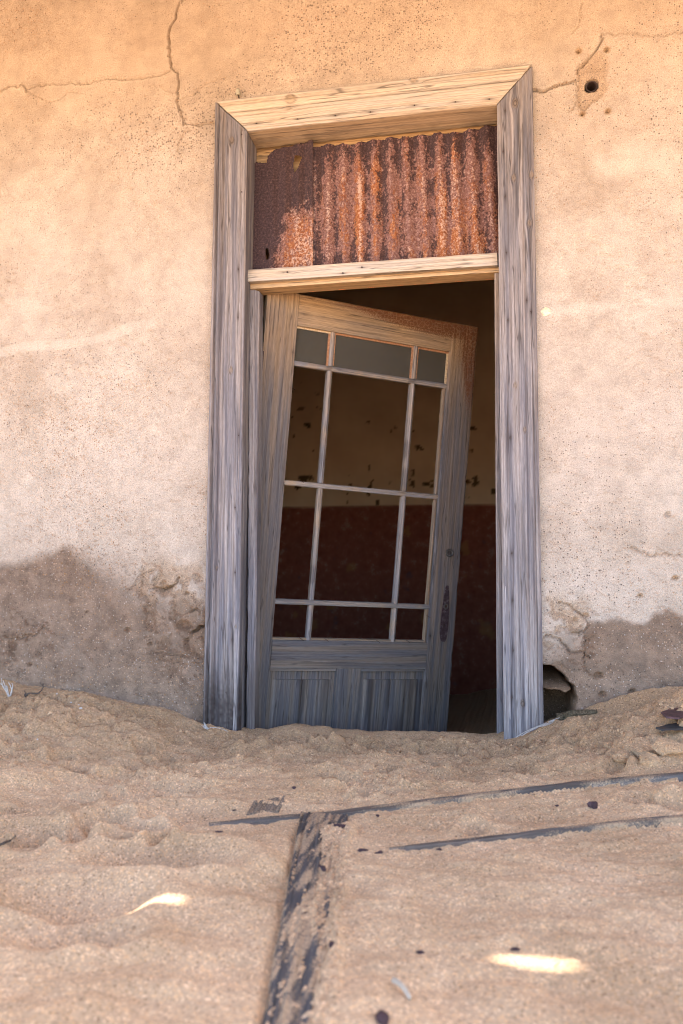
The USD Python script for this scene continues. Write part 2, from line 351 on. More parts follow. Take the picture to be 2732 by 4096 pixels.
# rusted iron: wm = (dark scale and painted seam shadow, orange rust, pale zinc bloom)
M["rust"] = mat("rusted_iron", {
    "g": ("geometry", {}), "m": ("attribute", {"attribute": "wm"}), "ms": ("separate_color", {}),
    "mp": ("mapping", {"mapping_type": "point", "scale": (1, 1, 0.55)}),
    "n0": ("noise_texture", {"scale": 42, "detail": 7, "roughness": 0.75}), "nh": ("noise_texture", {"scale": 120, "detail": 3, "roughness": 0.6}), "n1a": ("mix_float", {"fac": 0.36}), "n1": ("map_range", {"from_min": 0.3, "from_max": 0.7, "to_min": -0.5, "to_max": 0.5, "clamp": False}), "n2s": ("map_range", {"from_min": 0.3, "from_max": 0.7, "to_min": -0.5, "to_max": 0.5, "clamp": False}), "n2": ("noise_texture", {"scale": 130, "detail": 5, "roughness": 0.75}), "n3": ("noise_texture", {"scale": 20, "detail": 6, "roughness": 0.7}),
    "base": ("rgb_ramp", {"ramp": [(0.34, (0.09, 0.042, 0.038)), (0.47, (0.165, 0.080, 0.066)), (0.56, (0.225, 0.125, 0.108)), (0.66, (0.31, 0.20, 0.175))]}),
    "or": ("rgb_ramp", {"ramp": [(0.35, (0.17, 0.045, 0.014)), (0.5, (0.30, 0.105, 0.035)), (0.62, (0.39, 0.20, 0.095))]}),
    "oa": ("math", {"math_type": "add"}), "os": ("map_range", {"from_min": 0.42, "from_max": 0.66, "to_min": 0, "to_max": 0.92, "clamp": True}), "om": ("mix_color", {"blend_type": "mix"}),
    "pa": ("math", {"math_type": "add"}), "ps": ("map_range", {"from_min": 0.44, "from_max": 0.70, "to_min": 0, "to_max": 0.85, "clamp": True}), "pm": ("mix_color", {"blend_type": "mix", "b": (0.48, 0.34, 0.27)}),
    "da": ("math", {"math_type": "add"}), "ds": ("map_range", {"from_min": 0.44, "from_max": 0.58, "to_min": 0, "to_max": 0.93, "clamp": True}), "dm": ("mix_color", {"blend_type": "mix"}),
    "dk": ("rgb_ramp", {"ramp": [(0.35, (0.020, 0.013, 0.015)), (0.52, (0.042, 0.025, 0.028)), (0.68, (0.10, 0.058, 0.052))]}),
    "b": ("bump", {"strength": 0.8, "distance": 0.003}),
    "p": ("principled_bsdf", {"roughness": 0.85, "specular_ior_level": 0.25})},
    [("m.color", "ms.color"), ("g.position", "mp.vector"), ("mp.vector", "n0.vector"), ("g.position", "nh.vector"), ("n0.fac", "n1a.a"), ("nh.fac", "n1a.b"), ("n1a.result", "n1.value"), ("g.position", "n2.vector"), ("mp.vector", "n3.vector"),
     ("n2.fac", "base.fac"), ("n2.fac", "or.fac"), ("n1.result", "oa.value1"), ("ms.g", "oa.value2"), ("oa.value", "os.value"), ("os.result", "om.fac"), ("base.color", "om.a"), ("or.color", "om.b"),
     ("n2.fac", "n2s.value"), ("n2s.result", "pa.value1"), ("ms.b", "pa.value2"), ("pa.value", "ps.value"), ("ps.result", "pm.fac"), ("om.result", "pm.a"),
     ("n1.result", "da.value1"), ("ms.r", "da.value2"), ("da.value", "ds.value"), ("ds.result", "dm.fac"), ("pm.result", "dm.a"), ("n2.fac", "dk.fac"), ("dk.color", "dm.b"),
     ("dm.result", "p.base_color"), ("n1.result", "b.height"), ("b.normal", "p.normal")])


def plain(name, col, rough=0.7, spec=0.3, var=0.25, scale=60, bump=0.3, metallic=0.0):
    c = np.array(col)
    return mat(name, {"g": ("geometry", {}), "n": ("noise_texture", {"scale": scale, "detail": 4, "roughness": 0.65}),
                      "r": ("rgb_ramp", {"ramp": [(0.3, tuple(c * (1 - var))), (0.7, tuple(np.minimum(c * (1 + var), 0.95)))]}),
                      "b": ("bump", {"strength": bump, "distance": 0.002}),
                      "p": ("principled_bsdf", {"roughness": rough, "specular_ior_level": spec, "metallic": metallic})},
               [("g.position", "n.vector"), ("n.fac", "r.fac"), ("r.color", "p.base_color"), ("n.fac", "b.height"), ("b.normal", "p.normal")])


M["dark_iron"] = plain("dark_rusty_iron", (0.045, 0.028, 0.025), 0.7, 0.4, 0.5, 200)
M["nail"] = plain("rusty_nail", (0.05, 0.032, 0.028), 0.7, 0.3, 0.4, 300)
M["plate"] = mat("blotched_plate_metal", {
    "g": ("geometry", {}), "n": ("noise_texture", {"scale": 75, "detail": 5, "roughness": 0.7}),
    "r": ("rgb_ramp", {"ramp": [(0.44, (0.035, 0.019, 0.024)), (0.56, (0.055, 0.035, 0.04)), (0.68, (0.12, 0.105, 0.11))]}),
    "b": ("bump", {"strength": 0.4, "distance": 0.001}), "p": ("principled_bsdf", {"roughness": 0.55, "specular_ior_level": 0.5})},
    [("g.position", "n.vector"), ("n.fac", "r.fac"), ("r.color", "p.base_color"), ("n.fac", "b.height"), ("b.normal", "p.normal")])
M["brass"] = plain("tarnished_brass", (0.05, 0.045, 0.04), 0.45, 0.5, 0.4, 250)
M["putty"] = plain("terracotta_putty", (0.34, 0.18, 0.10), 0.85, 0.2, 0.4, 160, 0.8)
M["pale_putty"] = plain("old_pale_putty", (0.50, 0.38, 0.24), 0.85, 0.2, 0.35, 160, 0.8)
M["masonry"] = plain("rough_masonry", (0.25, 0.18, 0.12), 0.95, 0.1, 0.3, 25, 0.8)
M["twig"] = plain("bleached_twig", (0.40, 0.36, 0.33), 0.8, 0.2, 0.35, 180)
M["dark_twig"] = plain("dark_dry_twig", (0.10, 0.075, 0.06), 0.85, 0.2, 0.4, 180)
M["chip"] = plain("dark_rust_flake", (0.055, 0.030, 0.032), 0.75, 0.3, 0.4, 120)
M["flake"] = plain("purple_rust_flake", (0.075, 0.038, 0.04), 0.75, 0.3, 0.5, 60, 0.6)
M["bone"] = plain("pale_dry_stick", (0.44, 0.37, 0.29), 0.8, 0.2, 0.2, 120)
M["pebble"] = plain("pale_pebble", (0.55, 0.5, 0.47), 0.8, 0.2, 0.2, 120)
M["ceramic"] = plain("glazed_insulator", (0.38, 0.36, 0.28), 0.3, 0.5, 0.25, 120, 0.1)
M["lime"] = plain("lime_patch", (0.74, 0.64, 0.46), 0.95, 0.1, 0.2, 140, 0.9)
M["room"] = mat("painted_room_wall", {
    "g": ("geometry", {}), "m": ("attribute", {"attribute": "wm"}), "ms": ("separate_color", {}),
    "n": ("noise_texture", {"scale": 3, "detail": 5, "roughness": 0.6}), "n2": ("noise_texture", {"scale": 14, "detail": 5, "roughness": 0.7}),
    "up": ("rgb_ramp", {"ramp": [(0.35, (0.60, 0.43, 0.29)), (0.65, (0.70, 0.53, 0.37))]}),
    "lo": ("rgb_ramp", {"ramp": [(0.3, (0.17, 0.045, 0.028)), (0.55, (0.23, 0.075, 0.048)), (0.68, (0.27, 0.15, 0.105)), (0.76, (0.26, 0.22, 0.19))]}),
    "bl": ("noise_texture", {"scale": 9, "detail": 2, "roughness": 0.5}), "bs": ("map_range", {"from_min": 0.64, "from_max": 0.74, "to_min": 0, "to_max": 0.4, "clamp": True}), "bm": ("mix_color", {"blend_type": "mix", "b": (0.05, 0.065, 0.10)}),
    "mx": ("mix_color", {"blend_type": "mix"}), "fl": ("mix_color", {"blend_type": "mix", "b": (0.12, 0.075, 0.035)}), "oc": ("mix_color", {"blend_type": "mix", "b": (0.34, 0.19, 0.06)}),
    "p": ("principled_bsdf", {"roughness": 0.9, "specular_ior_level": 0.1})},
    [("m.color", "ms.color"), ("g.position", "n.vector"), ("g.position", "n2.vector"), ("g.position", "bl.vector"), ("n.fac", "up.fac"), ("n2.fac", "lo.fac"),
     ("bl.fac", "bs.value"), ("bs.result", "bm.fac"), ("lo.color", "bm.a"), ("ms.r", "mx.fac"), ("up.color", "mx.a"), ("bm.result", "mx.b"),
     ("mx.result", "fl.a"), ("ms.g", "fl.fac"), ("fl.result", "oc.a"), ("ms.b", "oc.fac"), ("oc.result", "p.base_color")])
M["pane"] = mat("dusty_frosted_glass", {
    "g": ("geometry", {}), "n": ("noise_texture", {"scale": 25, "detail": 4, "roughness": 0.7}), "r": ("map_range", {"from_min": 0.3, "from_max": 0.7, "to_min": 0.5, "to_max": 0.66, "clamp": True}),
    "d": ("diffuse_bsdf", {"color": (0.085, 0.072, 0.055)}), "t": ("transparent_bsdf", {"color": (0.8, 0.8, 0.76)}), "mx": ("mix_closure", {}),
    "f": ("fresnel", {"IOR": 1.45}), "gl": ("glossy_bsdf", {"roughness": 0.5, "color": (0.07, 0.065, 0.055)}), "m2": ("mix_closure", {})},
    [("g.position", "n.vector"), ("n.fac", "r.value"), ("r.result", "mx.fac"), ("t.BSDF", "mx.closure1"), ("d.BSDF", "mx.closure2"), ("f.fac", "m2.fac"), ("mx.closure", "m2.closure1"), ("gl.BSDF", "m2.closure2")], surface="m2.closure")


# ------------------------------------------------------------------ boards
rng = np.random.default_rng(7)


def board(A0, A1, B0, B1, back, prof=None, nu=None, nt=None, knots=(), nails=(), seed=0, wear=0.0012, relief=0.0007, warm=0.0, warmfn=None, darkfn=None, varfn=None, cap=True, chip=0.0):
    """A sawn board. A0-A1 is one long edge of its face, B0-B1 the other; back is its thickness. knots and nails: (point, radius) on the face.
    prof(t) lifts the face. Returns (v, f, attrs) with grain coordinates."""
    A0, A1, B0, B1, back = (np.asarray(x, float) for x in (A0, A1, B0, B1, back))
    L = (np.linalg.norm(A1 - A0) + np.linalg.norm(B1 - B0)) / 2
    w = (np.linalg.norm(B0 - A0) + np.linalg.norm(B1 - A1)) / 2
    ax, cr = (A1 - A0 + B1 - B0) / (2 * L), None
    out = -back / np.linalg.norm(back)
    cr = np.cross(out, ax)
    cr = cr / np.linalg.norm(cr)
    if cr @ (B0 - A0) < 0:
        cr = -cr
    th = np.linalg.norm(back)
    nu = nu or max(2, int(L / 0.008) + 1)
    nt = nt or max(3, int(w / 0.0045) + 1)
    s = np.linspace(0, 1, nu)
    t = np.linspace(0, 1, nt)
    off1, off2 = (seed * 3.17) % 50, (seed * 1.93) % 20
    strips = []

    def P(S, T):
        return (A0[None] * (1 - S)[..., None] + A1[None] * S[..., None]) * (1 - T)[..., None] + (B0[None] * (1 - S)[..., None] + B1[None] * S[..., None]) * T[..., None]

    mid = (A0 + B0) / 2
    kn = [((np.asarray(p) - A0) @ ax, (np.asarray(p) - A0) @ cr, r) for p, r in knots]
    nl = [((np.asarray(p) - A0) @ ax, (np.asarray(p) - A0) @ cr, r) for p, r in nails]

    def attributes(pos, extra):
        a, c = (pos - A0) @ ax, (pos - A0) @ cr
        dark = np.zeros(a.shape)
        wrm = np.full(a.shape, float(warm))
        c2 = c + 0.0025 * (n2(a, c * 2, 1.6, seed) - 0.5) * 2
        for ka, kc, r in kn:
            da, dc = (a - ka) * 0.62, c - kc
            rho = np.hypot(da, dc) + 1e-6
            o = c2 - kc
            flow = kc + o * (1 - np.minimum(1, (r / rho)) ** 2 * 0.9)
            c2 = np.where(rho > r, flow, kc + (rho - r) * 0.4)
            ring = np.exp(-((rho - r) / (0.14 * r)) ** 2)
            dark = np.maximum(dark, 0.55 * ring + 0.20 * (rho < r))
            wrm = np.where(rho < r, np.maximum(wrm, 0.28), wrm)
            dark = np.maximum(dark, 0.28 * np.exp(-(dc / (0.5 * r)) ** 2) * np.exp(-np.maximum(np.abs(a - ka) - r, 0) / (3.5 * r)))
        for ka, kc, r in nl:
            da, dc = a - ka, c - kc
            dark = np.maximum(dark, 1.0 * np.exp(-((dc / r) ** 2)) * np.exp(-np.abs(da) / (4.5 * r)))
            dark = np.maximum(dark, 1.0 * (np.hypot(da, dc) < 0.6 * r))
        var = np.zeros(a.shape)
        if warmfn is not None:
            wrm = np.maximum(wrm, warmfn(pos))
        if darkfn is not None:
            dark = np.maximum(dark, darkfn(pos))
        if varfn is not None:
            var = varfn(pos)
        return {"wc": np.stack([a + off1, c2 + off2, extra + seed * 0.7], -1), "wm": np.stack([dark, wrm, var], -1)}

    V, Fs, AT, base = [], [], [], 0

    def add(pos, n_a, n_b, extra):
        nonlocal base
        f = grid_faces(n_a, n_b)
        p = pos.reshape(-1, 3)
        # orient outward from the board's middle line
        c = ((A0 + A1 + B0 + B1) / 4 + back / 2)
        fn = np.cross(p[f[:, 1]] - p[f[:, 0]], p[f[:, 2]] - p[f[:, 0]]).sum(0)
        if fn @ (p.mean(0) - c) < 0:
            f = f[:, ::-1]
        V.append(p)
        Fs.append(f + base)
        AT.append(attributes(p, extra.ravel()))
        base += len(p)

    S, T = np.meshgrid(s, t, indexing="ij")
    pos = P(S, T)
    a, c = (pos - A0) @ ax, (pos - A0) @ cr
    h = relief * 2 * (noise(np.stack([a * 2 + off1, c * 160 + off2, 0 * a], -1), seed) - 0.5) + relief * (noise(np.stack([a * 9 + off1, c * 420, 0 * a], -1), seed + 3) - 0.5)
    if prof is not None:
        h = h + prof(T)
    e = np.minimum(T, 1 - T) * w
    chipn = noise(np.stack([a * 25, c * 0, 0 * a + seed], -1), seed + 9)
    edge = np.where(e < 1e-6, -wear * (0.6 + 1.2 * chipn), 0.0) + np.where(e < 1e-6, -chip * sm(0.72, 0.85, chipn), 0)
    for ka, kc, r in kn:
        h = h + 0.0008 * np.exp(-(np.hypot((a - ka) * 0.62, c - kc) / r) ** 2)
    pos = pos + out * (h + edge)[..., None]
    # crooked long edges, slightly
    wob = (noise(np.stack([a * 6, 0 * a, 0 * a + seed], -1), seed + 5) - 0.5) * 0.0012
    pos = pos + cr * (wob * (2 * np.abs(T - 0.5)) ** 4)[..., None]
    add(pos, nu, nt, np.zeros(S.shape))
    nb = 4
    for col in (0, -1):
        d = np.linspace(0, 1, nb)
        q = pos[:, col, None, :] + back * d[None, :, None]
        base0 = P(s, np.full(nu, 0.0 if col == 0 else 1.0))
        q[:, 1:, :] = base0[:, None, :] + back * d[None, 1:, None]
        add(q, nu, nb, np.broadcast_to(d * th, (nu, nb)) * 1.0)
    if cap:
        for row in (0, -1):
            d = np.linspace(0, 1, 3)
            q = pos[row, :, None, :] + back * d[None, :, None]
            q[:, -1, :] = P(np.full(nt, s[row]), t) + back
            add(q, nt, 3, np.broadcast_to(d * th, (nt, 3)) * 3)
    q = np.stack([P(s, np.zeros(nu)) + back, P(s, np.ones(nu)) + back], 1)
    add(q, nu, 2, np.full((nu, 2), th))
    return np.vstack(V), np.vstack(Fs), {k: np.vstack([x[k] for x in AT]) for k in ("wc", "wm")}


def extend(p, q, k):
    """The point k of the way from p to q."""
    return np.asarray(p) + (np.asarray(q) - np.asarray(p)) * k


# ------------------------------------------------------------------ sand
JUN = [(-900, 2640), (0, 2722), (260, 2757), (520, 2802), (700, 2838), (812, 2893), (950, 2926), (1040, 2936), (1090, 2918), (1150, 2905), (1230, 2912), (1330, 2927), (1450, 2926), (1600, 2935),
       (1790, 2957), (1990, 2955), (2080, 2938), (2170, 2898), (2215, 2878), (2300, 2852), (2480, 2795), (2732, 2750), (3600, 2620)]
_j = xz(JUN, -0.02)
_j = _j[np.argsort(_j[:, 0])]


def junction(x):
    return np.interp(x, _j[:, 0], _j[:, 1])


# places on the ground that the boards and hollows use (source pixels -> points on z = 0)
T3 = [on_z(*p, 0.0) for p in ((1203, 3272), (1392, 3276), (1040, 4180), (1305, 4180))]


def plank_uv(x, y):
    """Coordinates on the plank that runs towards the camera: along, across (0..1)."""
    a0, b0, a1, b1 = (p[:2] for p in T3)
    ax = (a1 + b1 - a0 - b0) / 2
    L = np.linalg.norm(ax)
    ax = ax / L
    u = ((x - (a0[0] + b0[0]) / 2) * ax[0] + (y - (a0[1] + b0[1]) / 2) * ax[1]) / L
    cx = np.array([-ax[1], ax[0]])
    if cx @ (b0 - a0) < 0:
        cx = -cx
    mid = ((a0 + b0) / 2)[None] + u.reshape(-1, 1) * ((a1 + b1) / 2 - (a0 + b0) / 2)[None]
    mid = mid.reshape(*np.shape(x), 2)
    wd = lerp(np.linalg.norm(b0 - a0), np.linalg.norm(b1 - a1), np.clip(u, 0, 1))
    c = ((x - mid[..., 0]) * cx[0] + (y - mid[..., 1]) * cx[1]) / wd + 0.5
    return u, c, wd


HOLLOWS = [((655, 3415), 0.15, 0.07, 0.035), ((130, 3290), 0.12, 0.06, 0.028), ((780, 3235), 0.13, 0.06, 0.022), ((300, 3560), 0.14, 0.07, 0.03),
           ((260, 3700), 0.12, 0.05, 0.02), ((1330, 3050), 0.07, 0.035, 0.015), ((2500, 2990), 0.17, 0.07, 0.04), ((1900, 3110), 0.09, 0.05, 0.018), ((2100, 3060), 0.08, 0.04, 0.015)]
HOLLOWS = [(on_z(*p, 0.02), a, b, d) for p, a, b, d in HOLLOWS]
_g = np.random.default_rng(12)
PRINTS = []
for _ in range(46):
    p = on_z(_g.uniform(-50, 2750), 2950 + 420 * _g.uniform(0, 1) ** 1.3, 0.02)
    PRINTS.append((p, _g.uniform(0.035, 0.075), _g.uniform(0.5, 0.8), _g.uniform(0.018, 0.040), _g.uniform(0, 3.14)))
CREST = jag([on_z(*p, 0.0)[:2] for p in ((-100, 3190), (330, 3100), (640, 2990), (1000, 2985), (1400, 2985), (1800, 2990), (2300, 3010))], 0.05, 0.012, 3)


def sand_base(x, y):
    zj = junction(x)
    g = 0.015 + 0.05 * sm(0.0, 1.0, x) - 0.02 * sm(-0.6, -1.6, x) + 0.05 * (n2(x, y, 0.8, 4) - 0.5)
    g = g * sm(40, 10, np.hypot(x, y)) + 0.8 * (n2(x, y, 0.03, 9, 3) - 0.5) * sm(15, 80, np.hypot(x, y))
    w = np.where(y < 0, np.exp(-((np.minimum(y, 0) + 0.02) / 0.55) ** 2), 1.0)
    front = lerp(g, zj, w)
    depth = sm(0.25, 3.0, y)
    doorx = np.clip(x, -1.2, 0.35)
    inn = lerp(junction(doorx) * sm(1.2, 0.0, y) - 0.13 * sm(0.04, 0.32, y), -0.34 + 0.10 * sm(-0.4, 0.3, x), np.clip((y - 0.05) / 2.7, 0, 1)) + 0.06 * (n2(x, y, 2.2, 21, 3) - 0.5) * sm(0.1, 0.6, y)
    return np.where(y > 0, lerp(zj, inn, sm(0.0, 0.12, y)), front)


def on_base(px, py):
    z = 0.02
    for _ in range(14):
        p = on_z(px, py, z)
        z = 0.5 * z + 0.5 * float(sand_base(np.array([p[0]]), np.array([p[1]]))[0])
    return on_z(px, py, z)


BATTENS = []
for pts in ([(835, 3308), (1310, 3258), (1640, 3222), (2350, 3140), (2860, 3090)], [(1560, 3402), (1900, 3366), (2110, 3342), (2400, 3308), (2860, 3262)]):
    w = np.array([on_base(*p) for p in pts])
    tt = (w[:, 0] - w[0, 0]) / (w[-1, 0] - w[0, 0])
    w[:, 2] = np.polyval(np.polyfit(tt, w[:, 2], 2), tt)
    BATTENS.append(w)


def sand_height(x, y, fine=True):
    z = sand_base(x, y)
    near = sm(9, 3, np.hypot(x + 0.5, y + 1))
    out = sm(0.05, -0.03, y)
    for c, a, b, d in HOLLOWS:
        r = np.hypot((x - c[0]) / a, (y - c[1]) / b) + 0.35 * (n2(x, y, 14, 31) - 0.5)
        d = d * 1.5
        z = z - d * np.exp(-r ** 2 * 1.4) + 0.35 * d * np.exp(-((r - 1.35) / 0.35) ** 2)
    for c, a, asp, d, th in PRINTS:
        m = (np.abs(x - c[0]) < 0.2) & (np.abs(y - c[1]) < 0.2)
        if not m.any():
            continue
        xr, yr = x[m] - c[0], y[m] - c[1]
        u, v = (xr * math.cos(th) + yr * math.sin(th)) / a, (yr * math.cos(th) - xr * math.sin(th)) / (a * asp)
        r = np.hypot(u, v) + 0.35 * (n2(x[m], y[m], 22, 32, 2) - 0.5)
        z = z.copy()
        z[m] = z[m] + (-d * sm(1.0, 0.55, r) + 0.28 * d * np.exp(-((r - 1.25) / 0.3) ** 2) * (0.6 + 0.8 * n2(x[m], y[m], 14, 33))) * out[m]
    if fine:
        z = z + near * (0.055 * (n2(x, y, 5.0, 1, 2) - 0.5) + 0.030 * (n2(x * 0.8, y * 1.3, 13, 2, 2) - 0.5))
        rough = sm(-0.03, -0.16, y) * (0.35 + 0.65 * sm(0.42, 0.62, n2(x, y, 3.1, 12, 2))) * sm(-1.25, -0.55, y) * near
        lump = n2(x + y * 0.4, y * 1.5, 38, 5, 3)
        z = z + out * rough * (0.052 * (lump - 0.5) + 0.026 * (n2(x * 0.8 + y * 0.5, y * 1.3, 62, 15, 2) - 0.5))
        scarp = n2(x * 0.7 - y * 0.5, y * 1.5, 9, 16, 3)
        z = z + out * (rough * 0.8 + 0.12 * near) * 0.022 * (sm(0.47, 0.50, scarp) + sm(0.56, 0.585, scarp) - 1.1)
        rip = (x * 0.45 + y) * 2 * math.pi / 0.115 + 3.5 * (n2(x, y, 2.4, 18, 2) - 0.5) * 4
        z = z + near * 0.0035 * np.sin(rip) * sm(-0.75, -1.05, y) * sm(0.35, 0.6, n2(x, y, 2.0, 19, 2))
        z = z + out * rough * 0.02 * np.maximum(0, n2(x, y * 1.8, 22, 6, 2) - 0.58) * 3
        # broken, crusted lumps in front of the door
        crust = np.exp(-((y + 0.2) / 0.13) ** 2) * sm(-1.15, -0.9, x) * sm(0.5, 0.2, x) * out
        cr = n2(x * 0.8, y * 1.7, 17, 7, 3)
        z = z + crust * (0.16 * np.maximum(0, cr - 0.5) - 0.016 - 0.022 * sm(0.035, 0.0, np.abs(n2(x, y * 1.5, 11, 17, 2) - 0.5)))
        z = z + near * 0.010 * (0.3 + 0.7 * sm(-1.15, -0.6, y)) * (n2(x, y, 95, 8, 2) - 0.5)
    # the sand lies low over the plank and leaves it bare in ragged streaks
    u, c, wd = plank_uv(x, y)
    on = sm(-0.18, 0.02, c) * sm(1.3, 0.98, c) * sm(-0.06, 0.02, u) * sm(1.4, 1.0, u)
    streak = n2(u * 4, c * 2.6, 1.7, 41, 3) * 0.6 + n2(u * 9, c * 19, 1.7, 42, 3) * 0.7 + n2(u * 40, c * 30, 1.7, 43, 2) * 0.3 - 0.3
    cover = streak - 0.5 + 0.26 * sm(0.72, 1.05, c) + 0.30 * sm(0.22, 0.0, u) * sm(0.1, 0.5, c) - 0.005
    z = np.where(on > 0, lerp(z, lerp(-0.004, 0.009, sm(-0.04, 0.05, c)) + 0.045 * (cover + 0.045) * sm(-0.1, 0.05, c) + 0.001 * (n2(x, y, 120, 44) - 0.5), on), z)
    # it lies against the battens: level with their tops behind, a little lower in front
    for k, w in enumerate(BATTENS):
        m = (x > w[0, 0] - 0.2) & (x < w[-1, 0] + 0.2) & (y > w[:, 1].min() - 0.2) & (y < w[:, 1].max() + 0.2)
        zz, xx, yy, zfull = z[m], x[m], y[m], z
        x_, y_, x, y, z = x, y, xx, yy, zz
        d, al = seg_dist(x, y, w[:, :2])
        lx = np.r_[0, np.cumsum(np.linalg.norm(np.diff(w[:, :2], axis=0), axis=1))]
        lz = np.interp(al, lx / lx[-1], w[:, 2])
        front = y < np.interp(x, w[:, 0], w[:, 1])
        gap = np.where(front, 0.004 + 0.010 * sm(0.15, 1.0, al), 0.003) * sm(0.0, 0.12, al + 0.02)
        tgt = lz - gap + 0.018 * (n2(x, y, 26, 60 + k, 3) - 0.5) + 0.010 * (n2(x, y, 80, 62 + k, 2) - 0.5)
        z = lerp(z, tgt, sm(0.13, 0.03, d) * sm(-0.05, 0.05, al + 0.03))
        zfull = zfull.copy()
        zfull[m] = z
        x, y, z = x_, y_, zfull
    return z


def axis_lines(lo, hi, step, far, growth=1.28):
    mid = np.arange(lo, hi + step / 2, step)
    right, left, d = [], [], step
    x = hi
    while x < far:
        d *= growth
        x += d
        right.append(x)
    d, x = step, lo
    while x > -far:
        d *= growth
        x -= d
        left.append(x)
    return np.array(left[::-1] + list(mid) + right)


xs = axis_lines(-2.35, 0.95, 0.0052, 400)
ys = np.r_[axis_lines(-2.05, 0.13, 0.0052, 400)]
X, Y = np.meshgrid(xs, ys, indexing="ij")
Z = sand_height(X, Y)
shade_mask = sm(-0.75, -0.15, Y + 0.25 * (n2(X, Y, 5, 55, 3) - 0.5)) * (0.55 + 0.6 * (n2(X, Y, 11, 56, 3) - 0.5)) + 0.5 * sm(0.0, 0.1, Y)  # sand darkened towards and inside the house: shade painted into its colour
wmS = np.stack([shade_mask, 0 * X, 0 * X], -1)
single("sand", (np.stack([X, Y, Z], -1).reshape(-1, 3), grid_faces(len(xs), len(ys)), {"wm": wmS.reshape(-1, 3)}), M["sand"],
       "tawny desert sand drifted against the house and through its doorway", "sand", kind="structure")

SAND = RegularGridInterpolator((xs, ys), Z, bounds_error=False, fill_value=None)


def z_at(p):
    return float(SAND((p[0], p[1])))


def on_sand(px, py, lift=0.0):
    """Where the line of sight through a place of the photograph first meets the sand."""
    r = ray(px, py)
    t = np.linspace(0.7, 3.4, 5401)
    p = CAM + r * t[:, None]
    k = np.nonzero((p[:, 2] < SAND(p[:, :2]) + lift) | (p[:, 1] > -0.006))[0]
    return p[k[0] if len(k) else -1]


# ------------------------------------------------------------------ the house: front wall
S8 = 0.5955
S6 = 0.6378
xs = axis_lines(-2.12, 0.72, 0.0042, 6.0, 1.5)
zs = axis_lines(-0.32, 2.86, 0.0042, 4.2, 1.6)
zs = np.r_[-0.9, zs[(zs > -0.8) & (zs < 3.55)], 3.6]
X, Zg = np.meshgrid(xs, zs, indexing="ij")
D = 0.010 * (n2(X, Zg, 1.3, 51, 2) - 0.5) + 0.004 * (n2(X, Zg, 7, 52, 2) - 0.5) + 0.0016 * (n2(X, Zg, 40, 53, 2) - 0.5) + 0.0010 * (n2(X, Zg, 130, 54) - 0.5)
exposed = np.zeros(X.shape)
pale = np.zeros(X.shape)


def pxz(pts, sx, ox, oy):
    return xz([(a * sx + ox, b * sx + oy) for a, b in pts])


